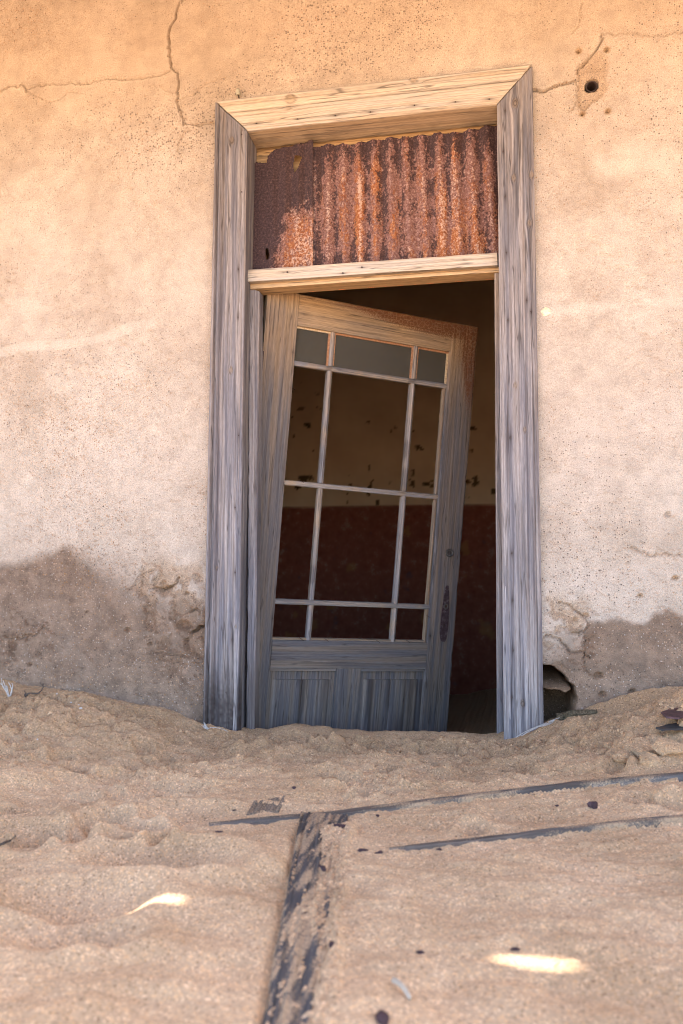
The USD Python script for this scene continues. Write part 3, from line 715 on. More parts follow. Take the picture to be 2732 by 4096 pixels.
CR = [  # (points, half width, depth, jitter)
    (pxz([(1140, -60), (1140, 0), (1110, 60), (1095, 120), (1070, 165), (1055, 230), (1060, 310), (1078, 430)], S6, 0, 0), 0.0048, 0.014),
    (pxz([(1078, 430), (1110, 460), (1127, 495), (1117, 560), (1112, 630), (1120, 680), (1145, 725), (1150, 780)], S6, 0, 0), 0.0040, 0.012),
    (pxz([(-60, 590), (0, 570), (60, 545), (150, 535), (175, 575)], S6, 0, 0), 0.0036, 0.010),
    (pxz([(160, 555), (260, 535), (400, 525), (470, 520), (560, 525), (670, 490), (760, 497), (900, 490), (1000, 475), (1050, 455), (1078, 430)], S6, 0, 0), 0.0033, 0.008),
    (pxz([(1150, 780), (1185, 770), (1240, 785), (1290, 770), (1345, 770)], S6, 0, 0), 0.0040, 0.010),
    (pxz([(1200, 815), (1150, 820), (1135, 860), (1115, 940), (1140, 990)], S6, 0, 0), 0.0022, 0.005),
    (pxz([(175, 575), (240, 605), (310, 640), (390, 610), (430, 570), (520, 590)], S6, 0, 0), 0.0022, 0.004),
    (pxz([(930, 540), (1000, 540), (1050, 570), (1110, 590)], S6, 0, 0), 0.0020, 0.004),
    (pxz([(1120, 620), (1210, 600), (1300, 520), (1420, 480)], S6, 0, 0), 0.0020, 0.004),
    (pxz([(370, 600), (395, 600), (440, 612), (480, 605), (520, 585), (570, 570), (640, 555), (675, 540)], S8, 1900, 0), 0.0050, 0.020),
    (pxz([(675, 500), (700, 450), (760, 400), (820, 330), (850, 270), (858, 225)], S8, 1900, 0), 0.0036, 0.012),
    (pxz([(858, 225), (950, 228), (1060, 220), (1130, 235), (1240, 240), (1330, 225), (1460, 205)], S8, 1900, 0), 0.0024, 0.006),
    (pxz([(722, -60), (720, 0), (710, 100), (690, 170), (650, 230)], S8, 1900, 0), 0.0022, 0.005),
    (pxz([(680, 540), (688, 620), (680, 700), (630, 770)], S8, 1900, 0), 0.0024, 0.006),
    (pxz([(1040, 315), (1150, 355), (1200, 370), (1280, 355), (1460, 380)], S8, 1900, 2000), 0.0028, 0.006),
    (pxz([(560, 690), (640, 700), (690, 750), (740, 790), (765, 830), (735, 890), (640, 890)], S8, 1900, 2000), 0.0036, 0.009),
    (pxz([(470, 900), (560, 930), (640, 1020), (720, 1015), (775, 1060)], S8, 1900, 2000), 0.0036, 0.009),
    (pxz([(735, 890), (745, 980), (735, 1100)], S8, 1900, 2000), 0.0030, 0.006),
    (pxz([(830, 540), (880, 470), (960, 440)], S6, 0, 2000), 0.0032, 0.006),
    (pxz([(960, 545), (1010, 560), (1060, 545), (1110, 520), (1120, 485)], S6, 0, 2000), 0.0055, 0.014),
    (pxz([(1200, 830), (1250, 800), (1300, 795)], S6, 0, 2000), 0.0060, 0.020),
    (pxz([(1190, 700), (1230, 680), (1260, 700)], S6, 0, 2000), 0.0050, 0.010),
    (pxz([(20, 850), (100, 870), (150, 850), (230, 840), (280, 780)], S6, 0, 2000), 0.0040, 0.006),
    (pxz([(980, 950), (1100, 970), (1200, 990)], S6, 0, 2000), 0.0040, 0.006),
]
for k, (pts, hw, dep) in enumerate(CR):
    q = jag(pts, 0.009, 0.0028, 100 + k)
    hw, dep = hw * 0.64, dep * 1.5
    m = (X > q[:, 0].min() - 0.05) & (X < q[:, 0].max() + 0.05) & (Zg > q[:, 1].min() - 0.05) & (Zg < q[:, 1].max() + 0.05)
    d, al = seg_dist(X[m], Zg[m], q)
    wv = hw * (0.65 + 0.8 * n2(al, al * 0, 14, k)) * sm(0, 0.06, np.minimum(al + 0.03, 1.03 - al))
    D[m] += dep * sm(1.25, 0.35, d / wv)
    exposed[m] = np.maximum(exposed[m], 0.2 * sm(2.2, 0.8, d / wv))
    # one lip of the crack stands a little proud
    D[m] -= 0.0016 * sm(6, 1, d / wv) * (n2(X[m], Zg[m], 9, 200 + k) > 0.45)

# broken patch round the pipe hole
patch = pxz([(680, 480), (720, 410), (780, 370), (830, 335), (880, 370), (905, 430), (890, 520), (900, 600), (850, 660), (780, 700), (735, 760), (690, 720), (680, 640), (690, 560)], S8, 1900, 0)
sd = signed(X, Zg, patch) + 0.010 * (n2(X, Zg, 45, 61, 3) - 0.5)
lm = sm(0.02, -0.06, X - patch[:, 0].mean())
D += sm(0.0, 0.012, sd) * (0.004 + 0.010 * lm) + sm(-0.004, 0.02, sd) * 0.008 * (n2(X, Zg, 70, 62, 3) - 0.5)
exposed = np.maximum(exposed, 0.42 * sm(-0.006, 0.01, sd))
pc = xz([(2367.5, 340.6)])[0]
dh = np.hypot(X - pc[0], Zg - pc[1])
D += 0.30 * sm(0.0225, 0.0190, dh + 0.002 * (n2(X, Zg, 90, 63) - 0.5))
D -= 0.004 * sm(0.012, 0.004, np.abs(Zg - xz([(2370, 292)])[0][1])) * sm(0.05, 0.03, np.abs(X - pc[0]))
for a, b in ((697, 343), (884, 335), (893, 748), (722, 765)):
    c = pxz([(a, b)], S8, 1900, 0)[0]
    d = np.hypot(X - c[0], Zg - c[1])
    D += 0.02 * sm(0.008, 0.004, d)
    exposed = np.maximum(exposed, 0.8 * sm(0.02, 0.006, d))
c = xz([(2672, 2056)])[0]
d = np.hypot((X - c[0]) * 0.8, Zg - c[1])
D += 0.012 * sm(0.011, 0.004, d)
for (a, b), r, dep in (((660, 2354), 0.020, 0.014), ((733, 2500), 0.022, 0.024), ((650, 2330), 0.010, 0.01), ((745, 2373), 0.008, 0.01), ((510, 2517), 0.008, 0.01), ((122, 2655), 0.007, 0.008), ((350, 2445), 0.006, 0.006), ((745, 2560), 0.008, 0.01), ((600, 2575), 0.008, 0.01), ((2395, 2700), 0.012, 0.014), ((2530, 2763), 0.008, 0.012), ((2410, 2773), 0.008, 0.01), ((2300, 2480), 0.008, 0.01), ((2345, 2460), 0.008, 0.012), ((2700, 2310), 0.007, 0.01), ((2560, 2380), 0.006, 0.008)):
    c = xz([(a, b)])[0]
    d = np.hypot((X - c[0]) * 0.62, (Zg - c[1])) + 0.006 * (n2(X, Zg, 60, 66, 2) - 0.5)
    D += dep * sm(r, r * 0.45, d)
    exposed = np.maximum(exposed, 0.7 * sm(r * 1.4, r * 0.7, d))

# scaling, eroded zones: terraces of lost skin beside the frame
for poly, seed in ((pxz([(800, 430), (1000, 370), (1320, 400), (1320, 1120), (1080, 1080), (950, 900), (830, 700)], S6, 0, 2000), 71), (pxz([(440, 640), (740, 660), (800, 850), (760, 1150), (560, 1200), (440, 1110)], S8, 1900, 2000), 73),
                   (pxz([(0, 760), (300, 740), (330, 900), (100, 960), (0, 930)], S6, 0, 2000), 75)):
    w = sm(-0.05, 0.06, signed(X, Zg, poly))
    t = n2(X, Zg, 17, seed, 4)
    ter = sm(0.50, 0.515, t) * 0.0045 + sm(0.58, 0.595, t) * 0.005 + 0.004 * (n2(X, Zg, 60, seed + 1, 3) - 0.5)
    D += w * ter
    exposed = np.maximum(exposed, w * 0.5 * sm(0.49, 0.53, t))

# the hole knocked in the wall beside the right foot of the frame
S5 = 0.3827
hole = pxz([(30, 400), (110, 418), (190, 425), (250, 460), (300, 505), (325, 520), (350, 560), (380, 600), (410, 620), (435, 650), (440, 690), (455, 735), (470, 775), (445, 825), (440, 880), (430, 1200), (0, 1250)], S5, 2132, 2500)
shelf = pxz([(0, 520), (120, 500), (200, 505), (280, 530), (360, 600), (410, 640), (438, 690), (400, 705), (382, 720), (350, 738), (320, 740), (295, 722), (270, 705), (190, 705), (0, 690)], S5, 2132, 2500)
sh = signed(X, Zg, hole) + 0.006 * (n2(X, Zg, 70, 81, 2) - 0.5)
ss = signed(X, Zg, shelf) + 0.004 * (n2(X, Zg, 80, 82, 2) - 0.5)
deep = 0.27 * sm(0.0, 0.008, sh)
zlo, zhi = shelf[:, 1].min(), shelf[:, 1].max()
ledge = 0.022 + 0.19 * sm(zlo + 0.02, zhi, Zg) + 0.004 * (n2(X, Zg, 60, 83, 3) - 0.5)
D = np.where(sh > 0, np.where(ss > 0, D + np.minimum(deep, lerp(deep, ledge, sm(0.0, 0.006, ss))), D + deep), D)
exposed = np.maximum(exposed, 0.9 * sm(-0.004, 0.004, sh))
D += 0.004 * sm(-0.03, 0.0, sh) * (n2(X, Zg, 50, 84, 2) - 0.2) * (sh < 0)


# damp staining at the wall's foot, then shade painted into the hole
def stain_edge(pts, soft, seed):
    q = np.asarray(pts)
    q = q[np.argsort(q[:, 0])]
    e = np.interp(X, q[:, 0], q[:, 1])
    s = np.interp(X, q[:, 0], np.asarray(soft))
    wob = 0.05 * (n2(X, Zg, 9, seed, 3) - 0.5) + 0.02 * (n2(X, Zg, 40, seed + 1, 2) - 0.5)
    return sm(1.0, -1.0, (Zg - e + wob) / s)


left = pxz([(-700, 430), (0, 405), (100, 395), (190, 365), (330, 340), (390, 300), (440, 290), (500, 350), (620, 410), (760, 470), (860, 520), (960, 560), (1080, 580), (1290, 600)], S6, 0, 2000)
stL = stain_edge(left, [0.035, 0.028, 0.028, 0.026, 0.026, 0.024, 0.03, 0.06, 0.09, 0.14, 0.16, 0.16, 0.16, 0.16], 91) * (X < -0.9)
rgt = pxz([(440, 1000), (600, 950), (720, 905), (745, 880), (770, 830), (900, 812), (1000, 800), (1130, 835), (1200, 770), (1290, 742), (1397, 790), (2200, 760)], S8, 1900, 2000)
stR = stain_edge(rgt, [0.10, 0.09, 0.05, 0.02, 0.014, 0.014, 0.014, 0.016, 0.018, 0.018, 0.016, 0.016], 95) * (X > -0.3)
browning = 0.45 * sm(0.75, 0.35, Zg + 0.25 * (n2(X, Zg, 4, 98, 3) - 0.5)) * (X < -0.9)
stain_shade = np.clip(np.maximum(np.maximum(stL, stR) * (0.86 + 0.2 * (n2(X, Zg, 10, 97, 3) - 0.5)), browning), 0, 0.96)
stain_shade = np.where(sh > -0.002, np.maximum(stain_shade, 0.85), stain_shade)  # the shade inside the hole is put into its colour
# ochre tint, stronger towards the top and the left
ochre = np.clip(0.14 * sm(1.55, 2.75, Zg) * sm(0.36, 0.62, n2(X, Zg, 2.6, 101, 4) + 0.16 * sm(2.1, 2.8, Zg) + 0.08 * sm(-1.0, -2.0, X)) , 0, 1)
wash = [(pxz([(0, 2210), (200, 2170), (420, 2160), (560, 2140), (700, 2100), (830, 2050), (950, 2030)], S6 * 0 + 0.6378, 0, 0), 0.03), (pxz([(540, 2080), (700, 2075), (900, 2065), (1060, 2040), (1397, 2030)], S8, 1900, 0), 0.03), (pxz([(900, 1090), (1100, 1050), (1280, 1060)], S8, 1900, 0), 0.09)]
for q, w in wash:
    d, _ = seg_dist(X, Zg, q)
    pale = np.maximum(pale, 0.75 * sm(w, w * 0.3, d + 0.02 * (n2(X, Zg, 12, 105, 3) - 0.5)))
pale = np.maximum(pale, 0.5 * sm(0.5, 0.68, n2(X, Zg, 3.4, 106, 4)))
dots = np.clip(0.66 + 1.5 * (n2(X, Zg, 3.0, 107, 3) - 0.45) - 0.5 * pale + 0.2 * stain_shade, 0.3, 1.1)

# the doorway is cut out behind the frame
dl, dr = on_y(905, 1500, 0)[0], on_y(2085, 1500, 0)[0]
dtop = on_y(1500, 400, 0)[2]
dtl, dtr = on_y(930, 470, 0)[2], on_y(2080, 340, 0)[2]
cx, cz = (xs[:-1] + xs[1:]) / 2, (zs[:-1] + zs[1:]) / 2
CX, CZ = np.meshgrid(cx, cz, indexing="ij")
dhole = xz([(935, 480), (2080, 345), (2118, 3400), (872, 3400)])
keep = ~inside(CX, CZ, dhole)
V = np.stack([X, D, Zg], -1).reshape(-1, 3)
house = Thing("house", "old house front of sandblasted ochre plaster, cracked and stained at its foot", "house", (0, 0, 0))
house.part("plaster_wall", (V, grid_faces(len(xs), len(zs), keep), {"wm": np.stack([stain_shade, ochre, pale], -1).reshape(-1, 3), "wn": np.stack([exposed, dots, 0 * X], -1).reshape(-1, 3)}), M["plaster"])
# rough masonry behind the plaster, with the door's opening, then the room
jl, jr, jt = on_y(880, 1500, 0.12)[0], on_y(2112, 1500, 0.12)[0], on_y(1500, 380, 0.12)[2]
house.part("masonry", trimesh.util.concatenate([box((-6, 0.125, -0.9), (jl, 0.32, 3.6)), box((jr + 0.25, 0.125, -0.9), (6, 0.32, 3.6)), box((jr, 0.125, 0.46), (jr + 0.25, 0.32, pc[1] - 0.03)), box((jr, 0.125, pc[1] + 0.03), (jr + 0.25, 0.32, 3.6)), box((jr, 0.125, pc[1] - 0.03), (pc[0] - 0.03, 0.32, pc[1] + 0.03)), box((pc[0] + 0.03, 0.125, pc[1] - 0.03), (max(pc[0] + 0.04, jr + 0.25), 0.32, pc[1] + 0.03)), box((jr, 0.285, -0.9), (jr + 0.25, 0.32, 0.46)), box((jl, 0.125, jt), (jr, 0.32, 3.6))]), M["masonry"], smooth=False)
RY = 3.0
house.part("side_wall", box((-3.2, 0.322, -0.9), (-3.0, RY, 3.4)), M["masonry"], smooth=False)
house.part("side_wall", box((1.7, 0.322, -0.9), (1.9, RY, 3.4)), M["masonry"], smooth=False)
house.part("ceiling", box((-3.2, 0.322, 3.402), (1.9, RY + 0.2, 3.5)), M["masonry"], smooth=False)
house.part("roof_slab", box((-6.1, 0.0, 3.602), (6.1, RY + 0.4, 3.75)), M["masonry"], smooth=False)
# back wall of the room: cream above, oxide red dado below, patches of lost paint
bx, bz = np.arange(-3.0, 1.7, 0.014), np.arange(-0.7, 3.4, 0.014)
BX, BZ = np.meshgrid(bx, bz, indexing="ij")
dado_z = on_y(1500, 2024, RY)[2]
dado = sm(0.006, -0.006, BZ - dado_z + 0.012 * (n2(BX, BZ, 7, 121, 2) - 0.5))
fl = sm(0.675, 0.70, n2(BX, BZ, 15, 122, 4) + 0.06 * sm(1.6, 1.1, BZ)) * (1 - dado) * sm(2.2, 1.6, BZ)
fo = sm(0.66, 0.69, n2(BX, BZ, 7, 124, 4)) * dado * 0.35
house.part("room_wall", (np.stack([BX, np.full(BX.shape, RY), BZ], -1).reshape(-1, 3), grid_faces(len(bx), len(bz)), {"wm": np.stack([dado, fl, fo], -1).reshape(-1, 3)}), M["room"], label="dim inner wall, cream above a dark red dado, seen through the doorway")
house.part("room_wall_back", box((-3.2, RY + 0.002, -0.9), (1.9, RY + 0.2, 3.4)), M["masonry"], smooth=False)
added_sleeve = trimesh.creation.annulus(0.0172, 0.0202, 0.22, sections=28)
added_sleeve.apply_transform(trimesh.geometry.align_vectors([0, 0, 1], [0, 1, 0]))
added_sleeve.apply_translation([pc[0], 0.008 + 0.11, pc[1]])
pe_ = trimesh.creation.cylinder(0.0172, 0.004, sections=28)
pe_.apply_transform(trimesh.geometry.align_vectors([0, 0, 1], [0, 1, 0]))
pe_.apply_translation([pc[0], 0.226, pc[1]])
house.part("added_sleeve", trimesh.util.concatenate([added_sleeve, pe_]), M["dark_iron"], smooth=40)  # dark sleeve and end disc, added so that the hole reads black
# lump of lime beside the frame
lp = trimesh.creation.icosphere(3, 1.0)
lc = on_y(2183, 1247, 0.0)
lv = lp.vertices * [0.017, 0.006, 0.016] * (0.75 + 0.6 * fbm(lp.vertices * 2.5, 4, 5))[:, None]
house.part("lime_lump", trimesh.Trimesh(lv + lc + [0, -0.001, 0], lp.faces), M["lime"])

# ------------------------------------------------------------------ the door frame
YC = -0.034                                             # front of the casing
YB = 0.098                                              # back of the lining
YS = 0.045                                              # front of the stops
frame = Thing("door_frame", "weathered grey wooden door frame with mitred pale head, set in the plaster", "door frame", on_y(1450, 2945, 0.0))


def C(px, py, y=YC):
    return on_y(px, py, y)


def moulding(t):
    """Casing profile: bead, quirk, shallow ogee, fillet, flat."""
    h = np.where(t < 0.10, 0.007 * np.sqrt(np.clip(1 - ((t - 0.05) / 0.06) ** 2, 0, 1)), 0)
    h = h - 0.009 * np.exp(-((t - 0.115) / 0.014) ** 2)
    h = h + np.where((t > 0.13) & (t < 0.37), 0.004 * np.sin((t - 0.13) / 0.12 * math.pi) - 0.004, 0)
    return h - 0.006 * np.exp(-((t - 0.385) / 0.012) ** 2) - 0.004 * np.exp(-((t - 0.93) / 0.010) ** 2)


def flat(t):
    return -0.005 * np.exp(-((t - 0.12) / 0.012) ** 2) - 0.0045 * np.exp(-((t - 0.30) / 0.008) ** 2) - 0.003 * sm(0.12, 0.0, t)


loT = extend(C(862, 409), C(812.7, 2886), 1.08)
liB = extend(C(988, 524), C(953, 2924), 1.06)
ledge_z = on_y(880, 2885, YC)[2]
lnails = [(C(*p), 0.0054) for p in ((966.8, 538), (967, 768), (954, 1077), (953, 1269), (955, 1742), (941, 2030), (941, 2290), (929, 2560), (905, 2770))]
rotz = lambda p: 0.95 * sm(0.26, 0.02, p[..., 2] - ledge_z + 0.25 * (n2(p[..., 0] * 6, p[..., 2], 5, 131, 3) - 0.5)) * (0.75 + 0.5 * n2(p[..., 0], p[..., 2], 120, 132))
left_casing = frame.part("casing", board(C(862, 409), loT, C(988, 524), liB, (0, 0.034, 0), moulding, nt=56, knots=[(C(927.6, 562), 0.010), (C(923, 1481), 0.008), (C(865, 2270), 0.005), (C(945, 2507), 0.006)], nails=lnails, seed=1, darkfn=rotz), M["casing"], label="left upright casing, dark and rotted at its foot")
roB = extend(C(2129.6, 262), C(2175, 2898), 1.08)
riB = extend(C(1988, 421), C(2015.6, 2947), 1.06)
rnails = [(C(*p), 0.0058) for p in ((2020, 444), (2013.7, 606.5), (2021, 786), (2025, 1011), (2031.8, 1281.6), (2042, 1751), (2047, 2213), (2050, 2400), (2052, 2600), (2048, 2790), (2123.6, 1247), (2107, 1202))]
right_casing = frame.part("casing", board(C(2129.6, 262), roB, C(1988, 421), riB, (0, 0.034, 0), flat, nt=56, knots=[(C(2060.7, 413), 0.011), (C(2055, 712), 0.008), (C(2126, 698), 0.008), (C(2119, 893), 0.008), (C(2061, 1542), 0.006), (C(2099, 1720), 0.006), (C(2091, 2814), 0.007)], nails=rnails, seed=2), M["casing"], label="right upright casing, pale with long cracks")
hn = [(C(*p), 0.0040) for p in ((1026, 494), (1190.6, 476.6), (1341, 463), (1482, 449), (1658, 422), (1821, 408), (1957, 397))]
head_casing = frame.part("head_casing", board(C(866, 407), C(2126, 259), C(992, 523), C(1984, 420), (0, 0.034, 0), moulding, nt=56, knots=[(C(1162, 396), 0.014), (C(1154, 432), 0.008), (C(1655, 319), 0.010)], nails=hn, seed=3, warmfn=lambda p: 0.18 * sm(0.4, 0.7, n2(p[..., 0], p[..., 2], 6, 140, 2))), M["head"])
# linings: back from the casing's inner edge to the iron
Lq = [C(988, 526), liB, C(988, 524)]
frame.part("lining", board(C(987, 524), liB + [-0.001, 0, 0], on_y(1028, 597, YB), on_y(985, 2924, YB), (-0.022, 0, 0), nt=26, seed=4), M["casing"])
frame.part("lining", board(C(1990, 421), riB + [0.002, 0, 0], C(1990, 421) + [0, YB - YC, 0], riB + [0.002, YB - YC, 0], (0.022, 0, 0), nt=26, seed=5), M["casing"])
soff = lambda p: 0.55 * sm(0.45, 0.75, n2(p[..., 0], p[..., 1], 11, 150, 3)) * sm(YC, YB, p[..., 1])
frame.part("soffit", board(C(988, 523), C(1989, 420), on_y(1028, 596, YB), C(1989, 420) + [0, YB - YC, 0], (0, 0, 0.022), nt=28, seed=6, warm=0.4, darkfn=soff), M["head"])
# strip behind the iron that shows as fresh wood at the top
frame.part("backing_strip", board(on_y(1010, 575, YB + 0.012), on_y(2010, 490, YB + 0.012), on_y(1010, 760, YB + 0.012), on_y(2010, 640, YB + 0.012), (0, 0.02, 0), nt=12, seed=7, warm=0.95), M["head"])
# transom: the front bar, the rebated piece below it
bar_path = frame.part("transom_bar", board(on_y(991, 1079, 0.010), on_y(1988, 1010, 0.010), on_y(991, 1126, 0.010), on_y(1989.7, 1060, 0.010), (0, 0.075, 0), nt=14, nails=[(on_y(a, b, 0.010), 0.0032) for a, b in ((1136, 1090), (1150, 1089), (1372, 1093), (1448, 1070), (1858, 1039))], seed=8, warm=0.0, chip=0.002), M["head"])
frame.part("transom_rail", board(on_y(1001, 1128, YS - 0.008), on_y(2004, 1062, YS - 0.008), on_y(1001, 1156, YS - 0.008), on_y(2004, 1086, YS - 0.008), (0, 0.070, -0.004), nt=8, seed=9, warm=0.85, knots=[]), M["head"], label="warm toned timber under the transom bar")
frame.part("end_block", board(on_y(1984, 1014, 0.03), on_y(2004, 1012, 0.03), on_y(1984, 1066, 0.03), on_y(2004, 1064, 0.03), (0, 0.04, 0), nt=6, nu=8, seed=10, warm=0.0, darkfn=lambda p: 0.55 + 0 * p[..., 0]), M["casing"])
# door stops
stn = lambda p: 0.7 * sm(0.35, -0.05, p[..., 2] + 0.2 * (n2(p[..., 0] * 4, p[..., 2], 6, 161, 2) - 0.5))
frame.part("door_stop", board(on_y(1000, 1153, YS), on_y(985, 3050, YS), on_y(1038, 1166, YS), on_y(1018, 3060, YS), (0, 0.05, 0), nt=12, seed=11, darkfn=stn, chip=0.003), M["casing"])
frame.part("door_stop", board(on_y(1978, 1086, YS), on_y(1988, 3060, YS), on_y(2004, 1083, YS), on_y(2014, 3060, YS), (0, 0.05, 0), nt=8, seed=12, chip=0.002, warmfn=lambda p: 0.3 * sm(1.25, 1.6, p[..., 2])), M["casing"])


def nail_head(p, n, r=0.0032, h=0.002):
    c = trimesh.creation.cylinder(r, h, sections=8)
    z = np.asarray(n, float) / np.linalg.norm(n)
    c.apply_transform(trimesh.geometry.align_vectors([0, 0, 1], z))
    c.apply_translation(np.asarray(p) + z * h * 0.3)
    return c


for nails_, on in ((lnails, left_casing), (rnails, right_casing), (hn, head_casing)):
    for p, r in nails_:
        frame.part("nail_head", nail_head(p, (0, -1, 0), 0.0026), M["nail"], smooth=False, under=on)
for a, b in ((1150, 1089), (1372, 1093), (1448, 1070)):
    frame.part("nail_head", nail_head(on_y(a, b, 0.010), (0, -1, 0), 0.0034, 0.004), M["nail"], smooth=False, under=bar_path)
frame.part("nail", trimesh.creation.cylinder(0.0016, segment=[on_y(1975, 1577, 0.06), on_y(1990, 1577, 0.06)], sections=6), M["nail"], smooth=False)

# ------------------------------------------------------------------ rusted iron in the transom light
YI = 0.082


def solid(v, f, th, attrs):
    """Gives an open sheet a thickness along +y."""
    n = len(v)
    e = np.sort(np.vstack([f[:, [0, 1]], f[:, [1, 2]], f[:, [2, 0]]]), axis=1)
    d = np.vstack([f[:, [0, 1]], f[:, [1, 2]], f[:, [2, 0]]])
    _, idx, cnt = np.unique(e, axis=0, return_index=True, return_counts=True)
    b = d[idx[cnt == 1]]
    side = np.vstack([np.stack([b[:, 1], b[:, 0], b[:, 0] + n], 1), np.stack([b[:, 1], b[:, 0] + n, b[:, 1] + n], 1)])
    return np.vstack([v, v + [0, th, 0]]), np.vstack([f, f[:, ::-1] + n, side]), {k: np.vstack([a, a]) for k, a in attrs.items()}


def sheet(px0, px1, top, bottom, shape, masks, yoff, holes=(), seed=0):
    tp, bt = xz(top, YI), xz(bottom, YI)
    x0, x1 = on_y(px0, 800, YI)[0], on_y(px1, 800, YI)[0]
    gx = np.arange(x0, x1, 0.0032)
    gz = np.arange(bt[:, 1].min() - 0.01, tp[:, 1].max() + 0.01, 0.0032)
    GX, GZ = np.meshgrid(gx, gz, indexing="ij")
    ragt = np.interp(GX, tp[:, 0], tp[:, 1]) + 0.016 * (n2(GX, GX * 0, 38, seed, 3) - 0.5)
    keepv = (GZ < ragt) & (GZ > np.interp(GX, bt[:, 0], bt[:, 1]))
    for q in holes:
        keepv &= ~inside(GX, GZ, q)
    k = keepv[:-1, :-1] & keepv[1:, :-1] & keepv[:-1, 1:] & keepv[1:, 1:]
    GY = YI + yoff + shape(GX, GZ) + 0.0016 * (n2(GX, GZ, 55, seed + 1, 3) - 0.5)
    v = np.stack([GX, GY, GZ], -1).reshape(-1, 3)
    f = grid_faces(len(gx), len(gz), k)
    used = np.unique(f)
    mp = np.full(len(v), -1)
    mp[used] = np.arange(len(used))
    return solid(v[used], mp[f], 0.0012, {"wm": masks(GX, GZ).reshape(-1, 3)[used]})


xL, xJ, xR = on_y(1010, 800, YI)[0], on_y(1252, 800, YI)[0], on_y(1996, 800, YI)[0]
zt, zb = on_y(1500, 560, YI)[2], on_y(1500, 1060, YI)[2]
pitch = (xR - xJ) / 11.3


def lean(x, z):
    return x + 0.05 * (z - zb) * (x - xJ) / (xR - xJ)


def corr(x, z):
    ph = (lean(x, z) - xJ) / pitch * 2 * math.pi
    amp = 0.0078 * (0.75 + 0.5 * n2(x, z, 6, 171)) * sm(0, 0.06, x - xJ)
    return -amp * np.cos(ph) * 0.9 + 0.006 * (n2(x, z, 4, 172, 2) - 0.5) + 0.004 * sm(0.06, 0, zt - z) * (n2(x, z, 30, 173, 2) - 0.3)


def maskR(x, z):
    u, hgt = (x - xJ) / (xR - xJ), (z - zb) / (zt - zb)
    ph = (lean(x, z) - xJ) / pitch
    per = n2(np.floor(ph), ph * 0, 3.7, 181)
    colum = n2(x, z * 0.10, 34, 182, 3)
    crest = np.cos(ph * 2 * math.pi)
    dark = 0.33 + 0.30 * sm(0.66, 1.0, hgt) + 0.16 * sm(0.86, 1.0, u) + 0.8 * (colum - 0.5) + 0.25 * sm(0.25, 0.0, hgt) * sm(0.5, 0.1, u) + 0.30 * sm(0.10, 0.0, u) - 0.10 * crest  # the term along the seam paints the left sheet's shadow
    orange = 0.33 + 1.3 * (n2(x, z * 0.12, 26, 183, 3) - 0.47) + 0.14 * sm(0.5, 0.8, u) * sm(0.8, 0.3, hgt)
    lt = 0.20 + 0.22 * sm(0.1, 0.95, crest) * sm(0.42, 0.60, n2(x, z * 0.3, 12, 184, 2)) * sm(1.0, 0.6, hgt)
    for uc, w, a, h0, h1 in ((0.265, 0.012, 0.55, 0.05, 0.75), (0.335, 0.008, 0.2, 0.2, 0.8), (0.715, 0.014, 0.40, 0.05, 0.6), (0.76, 0.010, 0.35, 0.1, 0.85), (0.905, 0.016, 0.5, 0.0, 0.12)):
        g = np.exp(-((u - uc + 0.010 * (n2(x, z, 16, 187, 2) - 0.5)) / (w * (0.7 + 0.6 * n2(z, z * 0, 22, 188)))) ** 2) * (0.55 + 0.6 * n2(x, z, 30, 189, 2)) * sm(h1 + 0.15, h1 - 0.2, hgt)
        lt = lt + 0.8 * a * g
        dark = dark - 0.3 * g
        orange = orange + 0.22 * np.exp(-((u - uc) / (2.6 * w)) ** 2) * sm(h1 + 0.2, h1 - 0.1, hgt)
    return np.stack([dark, orange, lt], -1)


def maskL(x, z):
    u, hgt = (x - xL) / (xJ - xL), (z - zb) / (zt - zb)
    k = sm(0.30, 0.90, u + 0.35 * (n2(x, z, 16, 191, 3) - 0.5) + 0.25 * sm(0.6, 0.1, hgt) * (u > 0.3)) * sm(0.85, 0.30, hgt + 0.2 * (n2(x, z, 12, 193, 2) - 0.5))
    return np.stack([1.12 - 0.86 * k + 0.3 * (n2(x, z * 0.5, 14, 194, 2) - 0.5), 0.15 + 0.40 * k, 0.16 + 0.34 * k * sm(0.4, 0.6, n2(x, z * 0.3, 24, 192, 2))], -1)


zp = 0.3189
h1 = xz([(a * zp + 800, b * zp + 350) for a, b in ((1205, 880), (1285, 890), (1260, 960), (1240, 1030), (1195, 1075), (1180, 980))], YI)
h2 = xz([(1068, 1000), (1074, 998), (1080, 1030), (1072, 1042), (1066, 1028)], YI)
top_l = [(a * zp + 800, b * zp + 350) for a, b in ((700, 955), (760, 940), (840, 960), (860, 880), (960, 790), (1100, 770), (1220, 730), (1330, 700), (1440, 685))]
top_r = [(1245, 588), (1310, 580), (1400, 575), (1480, 560), (1600, 549), (1720, 537), (1800, 530), (1850, 527), (1880, 515), (1920, 508), (1960, 506), (2020, 500)]
single("corrugated_iron_sheet", sheet(1012, 1258, top_l, [(1000, 1092), (1270, 1078)], lambda x, z: 0.004 * np.cos((x - xL) / 0.055 * 2 * math.pi) * sm(0.2, 0.7, (x - xL) / (xJ - xL)) + 0.007 * (n2(x, z, 7, 195, 2) - 0.5), maskL, -0.013, [h1, h2], 196), M["rust"],
       "flattened blackish iron sheet with torn corner at left of the transom light", "iron sheet")
single("corrugated_iron_sheet", sheet(1250, 2000, top_r, [(1230, 1085), (2010, 1034)], corr, maskR, -0.002, [], 197), M["rust"],
       "rusty orange corrugated iron sheet filling the right of the transom light", "iron sheet")

